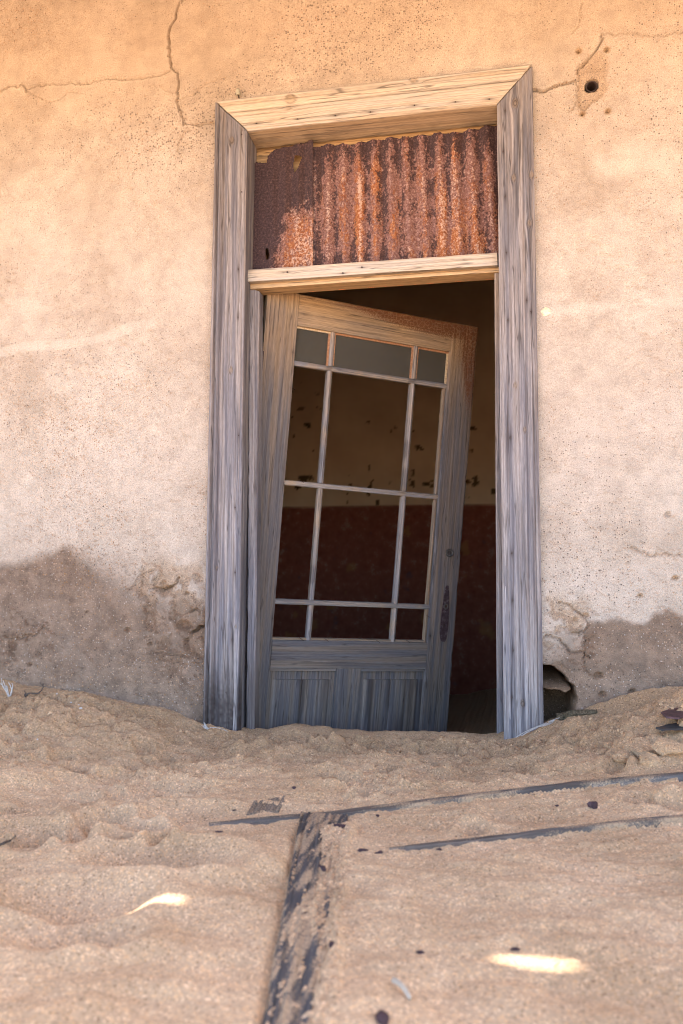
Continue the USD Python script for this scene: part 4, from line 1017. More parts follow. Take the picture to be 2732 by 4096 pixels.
# ------------------------------------------------------------------ the door leaf, sagging and half open
Rc = np.array([[0.927, -0.079, -0.366], [0.077, 0.997, -0.021], [0.366, -0.009, 0.930]])
tc = np.array([-0.265, -0.811, 2.885])
toW = np.stack([RIGHT, -UP, FWD], 1)                    # camera axes (x right, y down, z forward) to the world
LEAF = {}
# scale the leaf so that its hinge edge stands just behind the stop
for _k in np.linspace(0.9, 1.25, 351):
    p = CAM + toW @ (tc * _k)
    if p[1] >= YS + 0.056:
        LEAF["k"] = _k
        break
K = LEAF["k"]
org = CAM + toW @ (tc * K)
ex, ez_, ey = toW @ Rc[:, 0], -(toW @ Rc[:, 1]), toW @ Rc[:, 2]
U_, S_, Vt_ = np.linalg.svd(np.stack([ex, ey, ez_], 1))
ex, ey, ez_ = (U_ @ Vt_).T
dm = Gf.Matrix4d(*[float(v) for v in [*ex, 0, *ey, 0, *ez_, 0, *org, 1]])
door = Thing("door", "grey glazed door sagging off its hinges, ajar in the frame and sunk in sand", "door", mat=dm)


def leaf_uv(px, py):
    """The point of the leaf's face (u right, v down, metres) that is seen at a place of the photograph."""
    r = ray(px, py)
    t = ((org - CAM) @ ey) / (r @ ey)
    d = CAM + r * t - org
    return d @ ex, -(d @ ez_)


def q(u, v, y=0.0):
    return np.array([u, y, -v])


TH = 0.040
kk = K
uL, u1, ua, ub, u2, uR = 0.0, 0.121 * kk, 0.266 * kk, 0.615 * kk, 0.761 * kk, 0.880 * kk
vr, vh1, vh2, vh3, vk, vq = (x * kk for x in (0.116, 0.253, 0.695, 1.134, 1.275, 1.378))
VB = 1.95 * kk


def varnish(p):
    u, v = p[..., 0] / kk, -p[..., 2] / kk
    topband = sm(0.075, 0.0, v - 0.035 * sm(0.3, 0.7, u)) * (0.30 + 0.28 * sm(0.1, 0.5, u))
    rail = sm(0.35, 0.75, u) * sm(0.16, 0.02, v) * 0.42
    stile = sm(0.70, 0.80, u) * sm(0.42, 0.05, v) * 0.40 + sm(0.80, 0.865, u) * sm(0.75, 0.15, v) * 0.42
    return np.minimum(np.maximum(np.maximum(topband, rail), stile) * 1.12, 0.62) * (p[..., 1] < 0.035)


tanf = lambda p: 0.8 * sm(0.5, -0.05, -p[..., 2]) * sm(0.3, 0.6, 0.3 + n2(p[..., 0], p[..., 2], 5, 201, 2) * 0.4)  # warmer towards the top: the brighter light up there put into the colour
low_shade = lambda p: 0.3 * sm(1.30, 1.85, -p[..., 2] / kk + 0.3 * (n2(p[..., 0] * 6, p[..., 2], 5, 203, 3) - 0.5))  # darker low on the leaf: the weaker light there is painted in
kw = dict(warmfn=tanf, varfn=varnish, darkfn=low_shade)
lk = leaf_uv(1174, 1410)
door.part("stile", board(q(uL, 0), q(uL, VB), q(u1 - 0.0008, 0), q(u1 - 0.0008, VB), (0, TH, 0), nt=30, seed=21, nails=[(q(*leaf_uv(1172, 1408)), 0.004), (q(*leaf_uv(1163, 1553)), 0.003), (q(*leaf_uv(1090, 2473)), 0.004), (q(*leaf_uv(1152, 1806)), 0.003)], **kw), M["door"])
door.part("stile", board(q(u2 + 0.0008, 0), q(u2 + 0.0008, VB), q(uR, 0), q(uR, VB), (0, TH, 0), nt=30, seed=22, nails=[(q(*leaf_uv(1721, 2543)), 0.006), (q(*leaf_uv(1743, 2090)), 0.003)], chip=0.004, **kw), M["door"])
door.part("top_rail", board(q(u1, 0.0012), q(u2, 0.0012), q(u1, vr), q(u2, vr), (0, TH, 0), nt=28, seed=23, nails=[(q(*leaf_uv(1218, 1257)), 0.004), (q(*leaf_uv(1785, 1358)), 0.003)], **kw), M["door"])
door.part("lock_rail", board(q(u1, vk, -0.003), q(u2, vk, -0.003), q(u1, vq, -0.003), q(u2, vq, -0.003), (0, TH, 0), nt=26, seed=24, **kw), M["door"])
# glazing bars
bw = 0.0102


def bar(name, p0, p1, seed, hz):
    d = np.array([0, 0, bw]) if hz else np.array([bw, 0, 0])
    prof = lambda t: -0.007 * np.abs(2 * t - 1) ** 1.3 - 0.002 * (np.abs(t - 0.72) < 0.08)
    door.part(name, board(p0 + d, p1 + d, p0 - d, p1 - d, (0, 0.030, 0), prof, nt=11, seed=seed, chip=0.002, warmfn=lambda p: 0.35 * sm(0.5, 0.75, n2(p[..., 0] * 2, p[..., 2], 12, seed, 2)), darkfn=lambda p: 0.5 * sm(0.66, 0.76, n2(p[..., 0] * 3, p[..., 2], 7, seed + 1, 2)), cap=False), M["bar"])


for i, v in enumerate((vh1, vh2, vh3)):
    bar("glazing_bar", q(u1, v, 0.004), q(u2, v, 0.004), 31 + i, True)
rows = [vr, vh1, vh2, vh3, vk]
for i in range(4):
    for j, u in enumerate((ua, ub)):
        bar("glazing_bar", q(u, rows[i] + (bw if i else 0), 0.0045), q(u, rows[i + 1] - (bw if i < 3 else 0), 0.0045), 41 + 2 * i + j, False)
# rebate beads round the openings (pale putty, terracotta above)
cols = [u1, ua, ub, u2]
for j in range(3):
    a, b = cols[j] + (bw if j else 0), cols[j + 1] - (bw if j < 2 else 0)
    pane = door.part("glass_pane", box(q(a + 0.0003, vr + 0.0085, 0.0175), q(b - 0.0088, vh1 - bw + 0.0005, 0.0205)), M["pane"], smooth=False)
    put_m = "putty" if j != 0 else "pale_putty"
    door.part("putty", trimesh.util.concatenate([box(q(a, vr, 0.013), q(b, vr + 0.008, 0.024))]), M[put_m], smooth=False, under=pane)
    if j > 0:
        door.part("putty", box(q(a, vr + 0.008, 0.013), q(a + 0.0045, vh1 - bw - 0.004, 0.024)), M["putty"], smooth=False, under=pane)
    door.part("putty", box(q(b - 0.0085, vr + 0.008, 0.013), q(b, vh1 - bw, 0.024)), M["pale_putty" if j == 2 else "putty"], smooth=False, under=pane)
for i in range(1, 4):
    door.part("rebate", board(q(u2 - 0.011, rows[i] + bw, 0.012), q(u2 - 0.011, rows[i + 1] - (bw if i < 3 else 0), 0.012), q(u2 - 0.0004, rows[i] + bw, 0.012), q(u2 - 0.0004, rows[i + 1] - (bw if i < 3 else 0), 0.012), (0, 0.02, 0), nt=5, seed=55 + i, warm=0.3, cap=False), M["door"])
    for j in range(3):
        a, b = cols[j] + (bw if j else 0), cols[j + 1] - (bw if j < 2 else 0.011)
        if i == 3:
            door.part("sill_rebate", board(q(a, vk - 0.009, 0.012), q(b, vk - 0.009, 0.012), q(a, vk - 0.0004, 0.012), q(b, vk - 0.0004, 0.012), (0, 0.02, 0), nt=5, seed=65 + j, warm=0.3, cap=False), M["door"])
# panels under the lock rail
m0, m1 = leaf_uv(1347, 2690)[0], leaf_uv(1443, 2690)[0]
j0, j1 = leaf_uv(1213, 2710)[0], leaf_uv(1566, 2710)[0]
door.part("middle_stile", board(q(m0, vq + 0.0005), q(m0, VB), q(m1, vq + 0.0005), q(m1, VB), (0, TH, 0), nt=22, seed=71, **kw), M["door"])
for i, (a, b, jn) in enumerate(((u1, m0, j0), (m1, u2, j1))):
    door.part("bead", board(q(a + 0.002, vq + 0.001, 0.003), q(b - 0.002, vq + 0.001, 0.003), q(a + 0.002, vq + 0.012, 0.003), q(b - 0.002, vq + 0.012, 0.003), (0, 0.02, 0), nt=6, seed=72 + i, **kw), M["door"])
    v0, bev = vq + 0.0125, 0.040
    for k, (l, r) in enumerate(((a, jn - 0.0007), (jn + 0.0007, b))):
        def raised(t, k=k, l=l, r=r):
            x = (t if k == 0 else 1 - t) * (r - l)
            return 0.009 * sm(0.022, 0.034, x)
        door.part("panel_board", board(q(l, v0, 0.016), q(l, v0 + bev * 0.9, 0.016), q(r, v0, 0.016), q(r, v0 + bev * 0.9, 0.016), (0, 0.012, 0), nt=30, seed=75 + 4 * i + k, **kw), M["door"])
        door.part("panel_board", board(q(l, v0 + bev * 0.9, 0.016), q(l, VB, 0.016), q(r, v0 + bev * 0.9, 0.016), q(r, VB, 0.016), (0, 0.012, 0), raised, nt=36, seed=75 + 4 * i + k, warmfn=tanf, darkfn=lambda p: np.maximum(low_shade(p), 0.75 * sm(0.5, 0.68, n2(p[..., 0], p[..., 2] * 0.1, 36, 260 + i, 3)))), M["door"])
# ironmongery
u, v = leaf_uv(1797, 2212)
cyl = trimesh.creation.revolve(np.array([(0, 0.0), (0.009, 0.0), (0.0105, -0.0015), (0.0125, -0.0015), (0.0135, 0.003), (0.0165, 0.006), (0.0185, 0.005), (0.019, 0.0), (0.019, -0.004)][::-1]), sections=28)
cyl.apply_transform(trimesh.geometry.align_vectors([0, 0, 1], [0, -1, 0]))
cyl.apply_translation(q(u, v, -0.001))
cp = door.part("lock_cylinder", cyl, M["brass"], smooth=35)
kp = trimesh.creation.icosphere(2, 0.0045)
kp.apply_scale([0.6, 0.5, 1.25])
kp.apply_translation(q(u, v + 0.002, -0.001))
door.part("keyway", kp, M["plate"], under=cp)
t0, t1 = np.array(leaf_uv(1788.6, 2342)), np.array(leaf_uv(1771, 2567))
Ln = t1[1] - t0[1]
cxp, cyp = (t0[0] + t1[0]) / 2, (t0[1] + t1[1]) / 2
ell = []
for th_ in np.linspace(0, 2 * math.pi, 60, endpoint=False):
    yy = math.sin(th_)
    wv = 0.0185 * (1 - 0.30 * yy) * (abs(math.cos(th_)) ** 0.55) * np.sign(math.cos(th_)) if abs(yy) < 1 else 0
    ell.append((wv, yy * Ln / 2))
hz_ = Ln * (0.5 - (2425 - 2342) / (2567 - 2342))
kz_ = Ln * (0.5 - (2502 - 2342) / (2567 - 2342))
shape = Polygon(ell).buffer(0).difference(Point(0, hz_).buffer(0.0085)).difference(affinity.scale(Point(0, kz_ + 0.004).buffer(0.0042), 1, 1)).difference(Polygon([(-0.0022, kz_ + 0.004), (0.0022, kz_ + 0.004), (0.0028, kz_ - 0.012), (-0.0028, kz_ - 0.012)]))
pl = trimesh.creation.extrude_polygon(shape, 0.004, engine="earcut")
pl.apply_transform(np.array([[1, 0, 0, cxp], [0, 0, -1, 0.0008], [0, 1, 0, -cyp], [0, 0, 0, 1.0]]))
pp = door.part("handle_plate", pl, M["plate"], smooth=False)
door.part("plate_backing", box(q(cxp - 0.010, cyp - Ln * 0.40, 0.0012), q(cxp + 0.010, cyp + Ln * 0.40, -0.0006)), M["dark_iron"], smooth=False, under=pp)
ring = trimesh.creation.torus(0.0098, 0.003, major_sections=24, minor_sections=10)
ring.apply_transform(trimesh.geometry.align_vectors([0, 0, 1], [0, -1, 0]))
ring.apply_translation(q(cxp, cyp - hz_, -0.0045))
door.part("spindle_ring", ring, M["brass"], under=pp)
for zz in (Ln * 0.44, -Ln * 0.45):
    door.part("screw", nail_head(q(cxp, cyp - zz, -0.0035), (0, -1, 0), 0.0032, 0.002), M["dark_iron"], under=pp, smooth=False)
ha, hb = leaf_uv(1052, 1405), leaf_uv(1045, 1552)
door.part("hinge", trimesh.util.concatenate([box(q(-0.012, ha[1], -0.006), q(0.002, hb[1], 0.030)), trimesh.creation.cylinder(0.0075, segment=[q(-0.010, ha[1] - 0.004, -0.004), q(-0.010, hb[1] + 0.004, -0.004)], sections=14)]), M["dark_iron"], smooth=40)
la, lb = leaf_uv(1828, 2350)[1], leaf_uv(1820, 2520)[1]
door.part("lock_faceplate", box(q(uR - 0.0015, la, 0.012), q(uR + 0.0022, lb, 0.030)), M["dark_iron"], smooth=False)
for (a, b), l in (((1172, 1554), 0.012), ((1207, 1925), 0.012), ((1306, 2560), 0.012), ((1205, 2556), 0.015), ((1513, 2566), 0.010), ((1632, 2565), 0.010), ((1714, 2466), 0.010)):
    u, v = leaf_uv(a, b)
    door.part("nail", trimesh.creation.cylinder(0.0011, segment=[q(u - l * 0.4, v - l * 0.3, 0.010), q(u + l * 0.6, v + l * 0.4, -0.006)], sections=6), M["nail"], smooth=False)

# ------------------------------------------------------------------ half-buried timbers
t3 = [p + np.array([0, 0, dz]) for p, dz in zip(T3, (0.014, 0.010, 0.014, 0.010))]
single("buried_plank", board(t3[0], t3[2], t3[1], t3[3], (0, 0, -0.03), nt=40, seed=91, relief=0.004, wear=0.002, chip=0.01, varfn=lambda p: 0.38 + 1.6 * (n2(p[..., 0] * 9, p[..., 1], 11, 611, 3) - 0.45)), M["old"],
       "wide charred-looking plank running towards the camera, streaked with sand", "plank")


def slat(name, P, width, thick, label, seed, tilt=0.0):
    V, Fs, A, n = [], [], {"wc": [], "wm": []}, 0
    L = np.r_[0, np.cumsum(np.linalg.norm(np.diff(P, axis=0), axis=1))]
    s = np.linspace(0, L[-1], int(L[-1] / 0.012))
    line = np.stack([np.interp(s, L, P[:, k]) for k in range(3)], 1)
    d = P[-1] - P[0]
    d[2] = 0
    d /= np.linalg.norm(d)
    sd_ = np.array([-d[1], d[0], 0])
    a = P[0]
    # one straight board bent to follow the line
    v, f, at = board((0, 0, 0), (L[-1], 0, 0), (0, width, 0), (L[-1], width, 0), (0, 0, -thick), nt=9, nu=len(s), seed=seed, relief=0.0012, wear=0.002, chip=0.004, varfn=lambda p: 0.30 + 1.2 * (n2(p[..., 0], p[..., 1] * 3, 13, 612, 3) - 0.45))
    k = np.clip(v[:, 0], 0, L[-1])
    c = np.stack([np.interp(k, L, P[:, j]) for j in range(3)], 1)
    pinch = np.minimum(sm(-0.02, 0.12, k), 1)
    vv = c + sd_ * (v[:, 1] * (0.35 + 0.65 * pinch))[:, None] + np.array([0, 0, 1]) * (v[:, 2] + tilt * (v[:, 1]))[:, None]
    vv[:, 2] += 0.003 * (n2(k, v[:, 1] * 3, 26, seed + 3, 3) - 0.5) + 0.003
    return single(name, (vv, f, at), M["batten"], label, "batten")


slat("half_buried_batten", BATTENS[0], 0.022, 0.024, "long grey batten half buried in the sand, nearest the doorway", 95, 0.10)
slat("half_buried_batten", BATTENS[1], 0.019, 0.022, "second, shorter dark batten lying nearer the camera at the right", 96, 0.06)
pe = [on_sand(*p) for p in ((985, 3262), (1112, 3252), (1015, 3205), (1150, 3190))]
pe = [np.array([p[0], p[1], z_at(p) + dz]) for p, dz in zip(pe, (0.004, 0.007, 0.001, 0.006))]
single("plank_end", board(pe[0], pe[2], pe[1], pe[3], (0, 0, -0.02), nt=26, seed=97, relief=0.004, chip=0.008, varfn=lambda p: 0.45 + 0 * p[..., 0]), M["old"], "short dark plank end poking from the sand behind the long slat", "plank")


# ------------------------------------------------------------------ small things on the sand
def blob(c, r, seed, sub=2, rough=0.5, freq=2.0):
    m = trimesh.creation.icosphere(sub, 1.0)
    v = m.vertices * (1 - rough / 2 + rough * fbm(m.vertices * freq + seed * 3.1, 3, seed))[:, None]
    a = np.random.default_rng(seed).uniform(0, 2 * math.pi)
    R = np.array([[math.cos(a), -math.sin(a), 0], [math.sin(a), math.cos(a), 0], [0, 0, 1]])
    return trimesh.Trimesh((v * r) @ R.T + c, m.faces)


def facet(c, r, seed, n=26):
    """A broken lump: the hull of scattered points, roughened."""
    g = np.random.default_rng(seed)
    p = g.normal(size=(n, 3))
    p /= np.linalg.norm(p, axis=1, keepdims=True)
    p *= g.uniform(0.75, 1.0, (n, 1))
    h = trimesh.convex.convex_hull(p * r)
    for _ in range(3 if n > 20 else 1):
        h = h.subdivide()
    v = h.vertices + h.vertex_normals * (0.24 * min(r) * (fbm(h.vertices / min(r) * 1.6, 3, seed) - 0.5) * 2)[:, None]
    return trimesh.Trimesh(v + c, h.faces)


CLODS = [((2570, 3010), (0.042, 0.03, 0.024), "largest pale sand clod at the right edge of the churned patch"), ((2490, 3035), (0.026, 0.02, 0.014), "low broken sand clod in front of the largest one"), ((2600, 3048), (0.034, 0.018, 0.018), "dark-fronted sand clod below the largest one"),
         ((2690, 3000), (0.05, 0.04, 0.022), "broad sand clod touching the photo's right border"), ((2440, 2985), (0.018, 0.014, 0.010), "small sand clod at the left of the churned patch"), ((2620, 2965), (0.028, 0.02, 0.016), "upper sand clod under the dark flakes")]
for k, (p, r, lab) in enumerate(CLODS):
    c = on_sand(*p)
    r = tuple(1.25 * a for a in r)
    m = facet(c + [0, 0, r[2] * 0.25], r, 300 + k)
    single("sand_clod", (m.vertices, m.faces, {"wm": np.tile([0.35, 0, 0], (len(m.vertices), 1))}), M["sand"], lab, "sand clod", "clods of crusted sand by the right wall", smooth=False)

g_ = np.random.default_rng(21)
cv, cf, cn = [], [], 0
kinds = [facet(np.zeros(3), (1, 0.8, 0.65), 600 + k, 12) for k in range(6)]
for k in range(520):
    if k < 90:
        p = np.array([on_z(2560, 3010, 0.05)[0] + g_.normal(0, 0.10), on_z(2560, 3010, 0.05)[1] + g_.normal(0, 0.05)])
    elif k < 320:
        p = np.array([g_.uniform(-1.3, 0.35), -0.10 - abs(g_.normal(0, 0.13))])
    else:
        p = np.array([g_.uniform(-2.1, 0.6), -0.12 - abs(g_.normal(0, 0.38))])
    if p[1] < -1.2:
        continue
    m = kinds[k % 6]
    sz = float(np.clip(g_.lognormal(-5.35, 0.5), 0.0022, 0.014))
    a = g_.uniform(0, 6.28)
    R = np.array([[math.cos(a), -math.sin(a), 0], [math.sin(a), math.cos(a), 0], [0, 0, 1]])
    vv = (m.vertices * sz) @ R.T + [p[0], p[1], z_at(p) + 0.25 * sz]
    cv.append(vv)
    cf.append(m.faces + cn)
    cn += len(vv)
cv = np.vstack(cv)
single("sand_crumbs", (cv, np.vstack(cf), {"wm": np.zeros(cv.shape)}), M["sand"], "loose crumbs of crusted sand strewn before the doorway", "sand crumbs", kind="stuff", smooth=False)
CHIPS = [((2373, 3234), (0.016, 0.006, 0.015), "thumb-sized dark flake standing between the two slats"), ((1361, 3308), (0.026, 0.006, 0.005), "long dark chip across the head of the wide plank"), ((1287, 3277), (0.013, 0.005, 0.004), "small dark chip at the foot of the long slat, on the plank"),
         ((1290, 3476), (0.017, 0.006, 0.006), "dark splinter lying aslant on the sandy right half of the plank"), ((1509, 3413), (0.014, 0.007, 0.005), "dark chip left of the second slat's buried end"), ((1450, 3404), (0.016, 0.004, 0.004), "thin dark sliver in line with the second slat"),
         ((1397, 3258), (0.009, 0.006, 0.005), "tiny dark lump under the long slat, right of the plank"), ((1509, 3266), (0.008, 0.005, 0.004), "dark grain in the sand just below the middle of the long slat"), ((1177, 3155), (0.008, 0.005, 0.005), "black crumb lying behind the plank end"),
         ((938, 3243), (0.009, 0.004, 0.003), "dark crumb left of the plank end"), ((876, 3329), (0.012, 0.005, 0.003), "dark chip below the left tip of the long slat"), ((1680, 3812), (0.011, 0.006, 0.003), "blurred dark chip in the open sand right of the plank"),
         ((1760, 3400), (0.010, 0.004, 0.003), "dark crumb under the second slat"), ((2060, 3800), (0.010, 0.005, 0.003), "dark crumb beside the right patch of sunlight"), ((1330, 3788), (0.010, 0.008, 0.006), "black knot at the right edge of the plank"), ((2230, 3225), (0.010, 0.004, 0.003), "reddish dark crumb left of the thumb-sized flake")]
for k, (p, r, lab) in enumerate(CHIPS):
    c = on_sand(*p)
    m = facet(np.zeros(3), r, 400 + k, 14)
    a = 0.9 if k == 3 else 0.2 * math.sin(k * 2.3)
    R = np.array([[math.cos(-a), -math.sin(-a), 0], [math.sin(-a), math.cos(-a), 0], [0, 0, 1]])
    single("dark_chip", trimesh.Trimesh(m.vertices @ R.T + c + [0, 0, r[2] * 0.5], m.faces), M["chip"], lab, "chip", "dark chips scattered on the sand", smooth=False)


def flakes(pts, th, c_dz, seed):
    zm = float(np.mean([on_sand(*p)[2] for p in pts]))
    w = np.array([on_z(*p, zm) for p in pts])
    c = w.mean(0)
    g = Polygon((w - c)[:, :2]).buffer(0)
    m = trimesh.creation.extrude_polygon(g, th, engine="earcut")
    for _ in range(3):
        m = m.subdivide()
    v = np.array(m.vertices)
    v[:, 2] += 0.006 * (n2(v[:, 0], v[:, 1], 45, seed, 2) - 0.5) + c_dz
    v[:, :2] += 0.003 * (np.stack([n2(v[:, 0], v[:, 1], 120, seed + 1), n2(v[:, 0], v[:, 1], 120, seed + 2)], 1) - 0.5)
    return trimesh.Trimesh(v + [c[0], c[1], w[:, 2].mean()], m.faces)


single("rust_flake", flakes([(2645, 2872), (2680, 2856), (2760, 2850), (2790, 2868), (2720, 2893), (2665, 2890)], 0.005, 0.012, 5), M["flake"], "dark purple-brown flake of rusted metal on the slope by the right wall", "metal flake", smooth=False)
single("wood_fragment", flakes([(2622, 2927), (2660, 2920), (2720, 2908), (2800, 2900), (2800, 2928), (2720, 2932), (2650, 2936)], 0.006, 0.008, 9), M["old"], "speckled grey plank fragment lying just above the sand clods", "wood fragment", smooth=False, attrs=None)


def tube(pts, r0, r1, sides=6, n=None):
    pts = np.asarray(pts, float)
    L = np.r_[0, np.cumsum(np.linalg.norm(np.diff(pts, axis=0), axis=1))]
    n = n or max(6, 4 * len(pts))
    s = np.linspace(0, L[-1], n)
    p = np.stack([PchipInterpolator(L, pts[:, k])(s) for k in range(3)], 1)
    t = np.gradient(p, axis=0)
    t /= np.linalg.norm(t, axis=1, keepdims=True)
    a = np.cross(t, [0.3, 0.9, 0.31])
    a /= np.linalg.norm(a, axis=1, keepdims=True)
    b = np.cross(t, a)
    ang = np.arange(sides) * 2 * math.pi / sides
    rr = np.linspace(r0, r1, n)
    v = p[:, None] + rr[:, None, None] * (np.cos(ang)[None, :, None] * a[:, None] + np.sin(ang)[None, :, None] * b[:, None])
    i, j = np.meshgrid(np.arange(n - 1), np.arange(sides), indexing="ij")
    qd = np.stack([i * sides + j, i * sides + (j + 1) % sides, (i + 1) * sides + (j + 1) % sides, (i + 1) * sides + j], -1).reshape(-1, 4)
    f = np.vstack([qd[:, [0, 1, 2]], qd[:, [0, 2, 3]]])
    c0, c1 = len(v.reshape(-1, 3)), len(v.reshape(-1, 3)) + 1
    v = np.vstack([v.reshape(-1, 3), p[:1], p[-1:]])
    e = np.arange(sides)
    f = np.vstack([f, np.stack([np.full(sides, c0), (e + 1) % sides, e], 1), np.stack([np.full(sides, c1), (n - 1) * sides + e, (n - 1) * sides + (e + 1) % sides], 1)])
    return trimesh.Trimesh(v, f, process=False)


def at_depth(px, py, y):
    return on_y(px, py, y)


def stalk(pts, y):
    return [on_y(a * zp + 0, b * zp + 2650, y + 0.01 * math.sin(3 * i)) for i, (a, b) in enumerate(pts)]


b0 = on_sand(37, 2785)
tuft = Thing("dry_grass_tuft", "small bleached tuft of dry stalks at the photo's left edge", "dry grass", b0)
for pts in ([(115, 445), (85, 370), (45, 310), (20, 195)], [(110, 440), (80, 340), (40, 225)], [(112, 440), (70, 330), (0, 260)], [(113, 440), (95, 330), (85, 290)], [(118, 440), (150, 350), (135, 300), (105, 250)], [(118, 440), (140, 370), (160, 290), (150, 260)], [(110, 440), (100, 360), (75, 290)], [(112, 440), (60, 330), (30, 300)]):
    tuft.part("stalk", tube(stalk(pts, b0[1]), 0.0030, 0.0016, 5), M["twig"])
b1 = on_sand(102, 2788)
single("dry_twig", trimesh.util.concatenate([tube(stalk([(320, 445), (330, 410), (385, 383), (450, 390), (490, 378), (520, 350), (535, 320), (550, 300), (540, 265)], b1[1]), 0.0032, 0.0014), tube(stalk([(325, 430), (320, 390), (295, 340)], b1[1]), 0.0022, 0.001), tube(stalk([(310, 410), (345, 400)], b1[1]), 0.005, 0.004)]), M["dark_twig"],
       "thin curved dark twig rising from the sand beside the dry tuft", "twig")
zq = 0.204
b2 = on_sand(829, 2916)
spr = Thing("dry_sprig", "tiny bleached sprig with two leaves against the left foot of the frame", "sprig", b2)


def sq(pts, y):
    return [on_y(a * zq + 780, b * zq + 2600, y) for a, b in pts]


spr.part("stem", tube(sq([(235, 1555), (300, 1525), (380, 1520), (480, 1535), (560, 1560), (640, 1600)], b2[1] - 0.004), 0.0016, 0.001), M["twig"])
for a in ([(240, 1550), (215, 1490), (175, 1420)], [(235, 1555), (190, 1520), (150, 1480)], [(245, 1550), (232, 1500)]):
    lf = tube(sq([a[0], extend(a[0], a[-1], 0.5), a[-1]], b2[1]), 0.001, 0.0012, 6, 8)
    vv = np.array(lf.vertices)
    p0, p1 = np.array(sq([a[0]], b2[1])[0]), np.array(sq([a[-1]], b2[1])[0])
    kx = np.clip((vv - p0) @ (p1 - p0) / ((p1 - p0) @ (p1 - p0)), 0, 1)
    cen = p0 + kx[:, None] * (p1 - p0)
    spr.part("leaf", trimesh.Trimesh(cen + (vv - cen) * (1 + 2.6 * np.sin(kx * math.pi))[:, None], lf.faces), M["twig"])
gs = Thing("fallen_dry_grass", "long pale grass stems lying over the right foot of the frame", "dry grass", on_sand(2150, 2925))
for k, pts in enumerate(([(-180, 1175), (0, 1078), (100, 1040), (190, 1000), (280, 968)], [(-120, 1160), (40, 1070), (150, 1030), (230, 990)], [(60, 1060), (180, 1032), (215, 1010)])):
    y0 = -0.075
    gs.part("stem", tube([on_y(a * S5 + 2132, b * S5 + 2500, y0 - 0.01 * k) for a, b in pts], 0.0018, 0.0012, 5), M["twig"])
# crusty dark root lying in front of the hole
rp = [on_sand(a * S5 + 2132, b * S5 + 2500) + [0, 0, 0.006] for a, b in ((250, 985), (330, 970), (420, 945), (510, 935), (590, 930), (670, 920))]
rt = tube(rp, 0.014, 0.007, 14, 60)
rv = np.array(rt.vertices)
rv = rv + normals_of(rv, rt.faces) * (0.010 * (fbm(rv * 90, 3, 7) - 0.5))[:, None]
single("crusted_root", trimesh.Trimesh(rv, rt.faces), plain("crusted_root_bark", (0.11, 0.085, 0.055), 0.95, 0.1, 0.7, 160, 0.9), "dark crusted root lying in front of the hole at the wall's foot", "root", smooth=False)
st0, st1 = on_sand(1575, 3950), on_sand(1640, 4005)
single("pale_stick", tube([st0 + [0, 0, 0.010], (st0 + st1) / 2 + [0, 0, 0.012], st1 + [0, 0, 0.004]], 0.0042, 0.003, 10, 14), M["bone"], "short pale stick in the blurred foreground sand", "stick")
c = on_sand(1530, 4085)
single("foreground_pebble", blob(c + [0, 0, 0.004], (0.012, 0.009, 0.008), 77), M["chip"], "small grey pebble cut by the photo's bottom edge", "pebble")
dk = [on_sand(*p) + [0, 0, 0.004] for p in ((-30, 3395), (15, 3380), (42, 3368), (62, 3350))]
single("dark_twig", tube(dk, 0.0035, 0.002, 8, 16), M["dark_twig"], "short dark twig in the sand at the photo's left edge", "twig")
for k, ((a, b), lab) in enumerate((((323, 2835), "largest white pebble on the left slope"), ((314, 2821), "tiny white pebble just above the largest one"), ((228, 2777), "white pebble on the sand near the curved twig"), ((150, 2960), "white pebble low on the left slope"), ((284, 2812), "faint white pebble upslope from the largest one"))):
    p = on_sand(a, b)
    single("white_pebble", blob(p + [0, 0, 0.002], np.array((0.0055, 0.004, 0.0035)) * (1.0 if k == 0 else 0.7), 500 + k), M["pebble"], lab, "pebble", "white pebbles on the left slope")
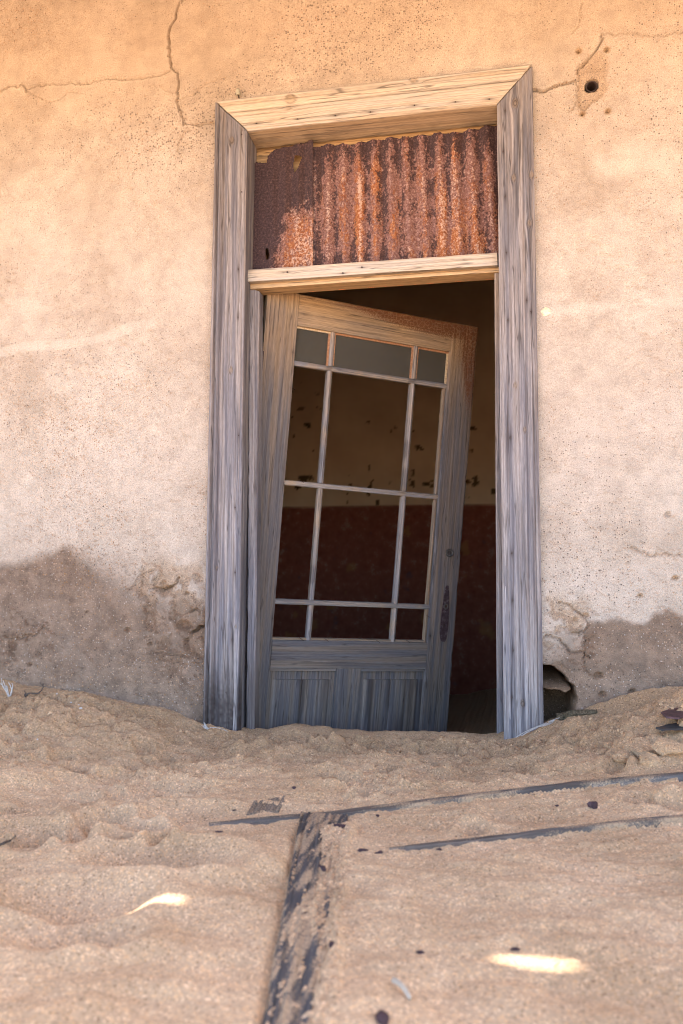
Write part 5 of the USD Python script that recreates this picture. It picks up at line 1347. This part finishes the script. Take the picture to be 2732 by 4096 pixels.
# porcelain insulator on the frame's head
ip = on_y(959, 392, 0.0) + [0, -0.016, 0]
ins = Thing("insulator", "small glazed cable insulator nailed above the frame's left corner", "insulator", ip)
bz_ = trimesh.creation.revolve(np.array([(0, 0), (0.0085, 0), (0.0095, 0.003), (0.0095, 0.010), (0.0075, 0.0125), (0.0075, 0.0145), (0.0085, 0.016), (0.008, 0.022), (0.005, 0.025), (0, 0.025)]), sections=20)
tl = trimesh.transformations.rotation_matrix(-0.12, [0, 1, 0])
bz_.apply_transform(tl)
bz_.apply_translation(ip + [0, 0, 0.002])
ins.part("body", bz_, M["ceramic"], smooth=40)
nl_ = trimesh.creation.cylinder(0.002, segment=[ip + [0.001, 0, -0.008], ip + [-0.003, 0, 0.031]], sections=8)
ins.part("nail", nl_, M["nail"], smooth=False)

# ------------------------------------------------------------------ the verandah roof whose shade the doorway stands in
roof = Thing("verandah_roof", "board roof of the verandah that shades the doorway, out of the frame overhead", "roof", (0, -1.1, 3.2))


def roof_z(y):
    return 3.12 + 0.17 * y


spots = [(on_z(680, 3577, z_at(on_z(680, 3577, 0.0))), 0.118, 0.015), (on_z(2212, 3826, z_at(on_z(2212, 3826, 0.0))), 0.140, 0.016)]
cut = []
for p, a, b in spots:
    t = (roof_z(p[1]) - p[2]) / SUN[2]
    h = p + SUN * t
    g = affinity.scale(Point(0, 0).buffer(0.5, 12), a, b)
    r_ = np.random.default_rng(5)
    cut.append(affinity.translate(affinity.skew(g, 12, 0), h[0], h[1]))
y = -2.14
k = 0
while y < -0.01:
    y2 = min(y + 0.178, 0.0)
    g = Polygon([(-7.0, y), (7.0, y), (7.0, y2 + 0.012), (-7.0, y2 + 0.012)])
    for c in cut:
        g = g.difference(c)
    for gg in getattr(g, "geoms", [g]):
        m = trimesh.creation.extrude_polygon(gg, 0.018, engine="earcut")
        v = np.array(m.vertices)
        v[:, 2] += roof_z(v[:, 1]) + 0.018 * (k % 2)
        roof.part("plank", (v, m.faces, {"wc": np.stack([v[:, 0] + 3 * k, v[:, 1], v[:, 2]], 1), "wm": np.zeros(v.shape)}), M["roof"], smooth=False)
    y, k = y2, k + 1
for x in (-3.9, -1.9, 1.6, 4.4):
    roof.part("post", box((x, -2.12, -0.4), (x + 0.1, -2.02, 2.74)), M["masonry"], smooth=False)
